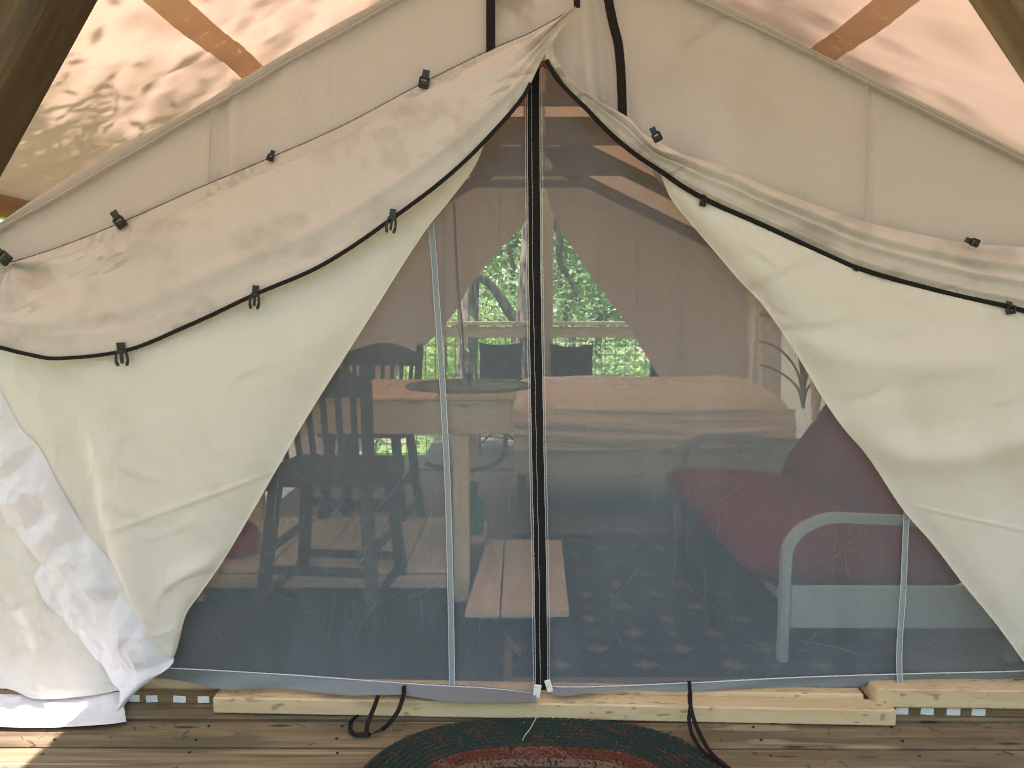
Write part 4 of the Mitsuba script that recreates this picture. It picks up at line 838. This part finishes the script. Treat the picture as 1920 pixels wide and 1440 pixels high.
# ------------------------------------------------------------------ trees
def leaf_mesh(centres, size, seed, up=0.5):
    g = np.random.default_rng(seed); n = len(centres); a = g.normal(size=(n, 3)); a[:, 2] *= .6; a /= np.linalg.norm(a, axis=1, keepdims=True)
    b = g.normal(size=(n, 3)); b[:, 2] *= up; b -= a * np.sum(a * b, 1)[:, None]; b /= np.linalg.norm(b, axis=1, keepdims=True)
    s = size * g.uniform(.6, 1.25, (n, 1)); v = np.stack([centres - a * s, centres + b * s * .42, centres + a * s, centres - b * s * .42], 1).reshape(-1, 3)
    i = np.arange(n)[:, None] * 4; f = np.vstack([i + [0, 1, 2], i + [0, 2, 3]]); return trimesh.Trimesh(v, f, process=False)
def make_tree(base, h, r, crown_c, crown_r, nl, leaf, seed, label, lean=(0, 0), m=LEAF, nb=14, group='trees of the surrounding wood', first=0.35, bark=None):
    g = np.random.default_rng(seed); t = thing('tree', label, 'tree', group); base = np.asarray(base, float); cc = np.asarray(crown_c, float); cr = np.asarray(crown_r, float)
    n = 26; s = np.linspace(0, 1, n); path = base + np.stack([lean[0] * s + .10 * np.sin(s * 5 + seed), lean[1] * s + .08 * np.cos(s * 4 + seed), h * s], 1)
    tr = [tube(path, r * (1 - .72 * s) * (1 + .35 * np.exp(-s * 18)), 12)]; ends = []
    for k in range(nb):
        i = int(n * (first + (1 - first) * (k + g.uniform(0, .9)) / nb)); i = min(i, n - 2); p = path[i]; tgt = cc + g.normal(size=3) * cr * .62
        mid = (p + tgt) / 2 + g.normal(size=3) * .25 * np.linalg.norm(tgt - p) * .4 + [0, 0, .1]; c = spl(np.array([p, mid, tgt]), 10)
        rb = r * (1 - .72 * s[i]) * g.uniform(.3, .5); tr.append(tube(c, np.linspace(rb, .012, 10), 7))
        for q in (4, 6, 8): 
            e = c[q] + g.normal(size=3) * cr * .34; tr.append(tube(spl(np.array([c[q], (c[q] + e) / 2 + g.normal(size=3) * .12, e]), 6), np.linspace(rb * .35, .006, 6), 5)); ends += [e, (c[q] + e) / 2]
        ends += [c[-1], c[-3]]
    obj('trunk', cat(tr), bark or BARK, t, True); ends = np.array(ends)
    pts = ends[g.integers(0, len(ends), nl)] + g.normal(size=(nl, 3)) * np.minimum(cr * .22, .55)
    obj('crown', leaf_mesh(pts, leaf, seed), m, t); return t
# crowns over the left of the camp that break up the sun
make_tree((-9.6, 5.2, -1), 13, .24, (-7.0, 5.4, 11.5), (2.0, 2.2, 1.6), 26000, .062, 1, 'tall tree left of the camp, outside the picture, shading the fly', nb=24)
make_tree((-10.6, 9.0, -1), 14, .24, (-7.6, 7.8, 12.6), (2.1, 2.4, 1.6), 18000, .065, 2, 'second tall tree left of the camp, outside the picture')
make_tree((6.6, 4.8, -1), 13, .24, (-3.6, 4.2, 11.5), (1.9, 2.6, 1.3), 21000, .095, 3, 'tall tree right of the camp, outside the picture')
# a sapling added out of view beside the tent keeps the sun off its left corner
def shade_sapling():
    g = np.random.default_rng(31); t = thing('added_shade_tree', 'slim young tree added outside the picture to shade the left tent corner', 'tree', 'trees of the surrounding wood')
    c = np.array([-3.34, 2.55, 3.7]); pts = c + g.normal(size=(7500, 3)) * [.24, .45, .42]; pts = pts[pts[:, 1] > 1.95 + .08 * g.random(len(pts))]
    st = [tube(spl(np.array([(-3.7, 3.5, -1), (-3.6, 3.4, 1.8), (-3.4, 3.1, 3.3), (-3.3, 2.95, 4.3)]), 16), np.linspace(.05, .012, 16), 8)]
    for k in range(10): st.append(tube(spl(np.array([(-3.45, 3.2, 2.6 + .15 * k), c + g.normal(size=3) * [.2, .25, .3]]), 5), np.linspace(.012, .004, 5), 5))
    obj('trunk', cat(st), BARK, t, True); obj('crown', leaf_mesh(pts, .05, 33), LEAF, t)
shade_sapling()
# trees seen through the rear doorway
def seen(u, v, y): return at(u, v, y)
def fit(u, y, z=-1.2): p = at(u, 600, y); return (p[0], y, z)
make_tree(fit(994, 9.2), 9.5, .17, (2.6, 10.2, 8.4), (2.0, 1.6, 1.4), 4500, .08, 11, 'stout grey trunk just behind the railing beside the zip', first=.6)
make_tree(fit(872, 11.0), 10, .17, (1.2, 12.4, 9.0), (2.2, 1.8, 1.4), 4500, .08, 12, 'tree with a sunlit trunk left of the rear doorway', first=.6)
make_tree(fit(956, 15), 7, .10, (-.5, 15, 4.4), (2.6, 2.0, 1.8), 16000, .075, 13, 'bright green tree beyond the stout trunk', m=LEAF, first=.4)
make_tree(fit(880, 17), 7, .12, (-2.6, 17.5, 3.6), (2.6, 2.0, 2.2), 18000, .08, 14, 'bright green leafy tree left of the sunlit trunk', m=LEAF, first=.3)
make_tree(fit(1105, 13), 6, .09, (2.0, 13.5, 3.2), (1.9, 1.7, 2.0), 17000, .065, 15, 'cool green tree with slim trunk right of the post', m=LEAF2, lean=(-.8, 0), first=.3)
make_tree(fit(1132, 16), 7, .08, (3.8, 16.5, 3.0), (2.4, 2.0, 2.2), 17000, .07, 16, 'cool green tree with a thin straight trunk at right of the rear doorway', m=LEAF2, first=.3)
def shrub(c, r, nl, leaf, seed, m, label):
    g = np.random.default_rng(seed); s = thing('shrub', label, 'shrub', 'shrubs beyond the railing'); c = np.asarray(c, float); st = []; ends = []
    for k in range(12): e = c + g.normal(size=3) * r * .6; e[2] = max(e[2], -.6); b = np.array([c[0] + g.normal() * .2, c[1] + g.normal() * .2, -1.5]); st.append(tube(spl(np.array([b, (b + e) / 2 + g.normal(size=3) * .15, e]), 8), np.linspace(.025, .006, 8), 5)); ends += [e, e * .7 + b * .3, e * .85 + b * .15]
    obj('stem', cat(st), BARK, s, True); ends = np.array(ends); obj('foliage', leaf_mesh(ends[g.integers(0, len(ends), nl)] + g.normal(size=(nl, 3)) * np.asarray(r) * .33, leaf, seed), m, s)
for i, (x, y, z, r, m, lb) in enumerate([(-2.6, 10.5, .2, (1.3, .9, .8), LEAF2, 'shrub behind the left end of the railing, grey green'), (-.9, 13.2, .6, (1.5, 1, 1.0), LEAF, 'bright shrub seen between the two large trunks'), (1.5, 10.6, .2, (1.2, .9, .8), LEAF2, 'dense shrub behind the railing right of the post'),
                                          (3.2, 11.4, .4, (1.4, 1, 1.0), LEAF2, 'dense shrub behind the far right of the railing'), (-3.6, 9.2, -.6, (1.6, 1.0, .5), LEAF, 'low bright plants below the left of the railing'), (0.2, 11.6, -.2, (1.3, .9, .7), LEAF, 'low shrub beside the stout grey trunk')]):
    shrub((x, y, z), r, 8000, .045, 60 + i, m, lb)
# the slanting fallen limb
lb = spl(np.array([at(893, 512, 10.2), at(930, 545, 10.3), at(955, 585, 10.4), at(975, 610, 10.5), at(1010, 660, 10.7)]), 20)
k = obj('leaning_limb', tube(lb, np.linspace(.055, .10, 20), 9), BARK, smooth=True); tag(k, 'bare limb slanting down behind the railing left of the stout trunk', 'branch')
l2 = spl(np.array([at(1030, 400, 11), at(1048, 440, 11), at(1050, 490, 11.2), at(1072, 530, 11.4), at(1085, 565, 11.5)]), 20)
k = obj('leaning_limb', tube(l2, np.linspace(.07, .03, 20), 9), BARK, smooth=True); tag(k, 'dark crooked limb hanging right of the post', 'branch')
# far wood all round, one mass of leaves
g = np.random.default_rng(99); n = 75000; a = g.uniform(0, 2 * np.pi, n); r = g.uniform(21, 34, n); zz = -1.5 + 13 * g.beta(1.2, 1.6, n)
cl = meshkit.fbm(np.stack([np.cos(a) * r * .35, np.sin(a) * r * .35, zz * .5], -1), 3, 2); keep = cl > .40
ctr = np.stack([np.cos(a) * r, np.sin(a) * r + 3, zz], 1)[keep]
obj('woods', leaf_mesh(ctr, .29, 5), LEAF, kind='stuff')
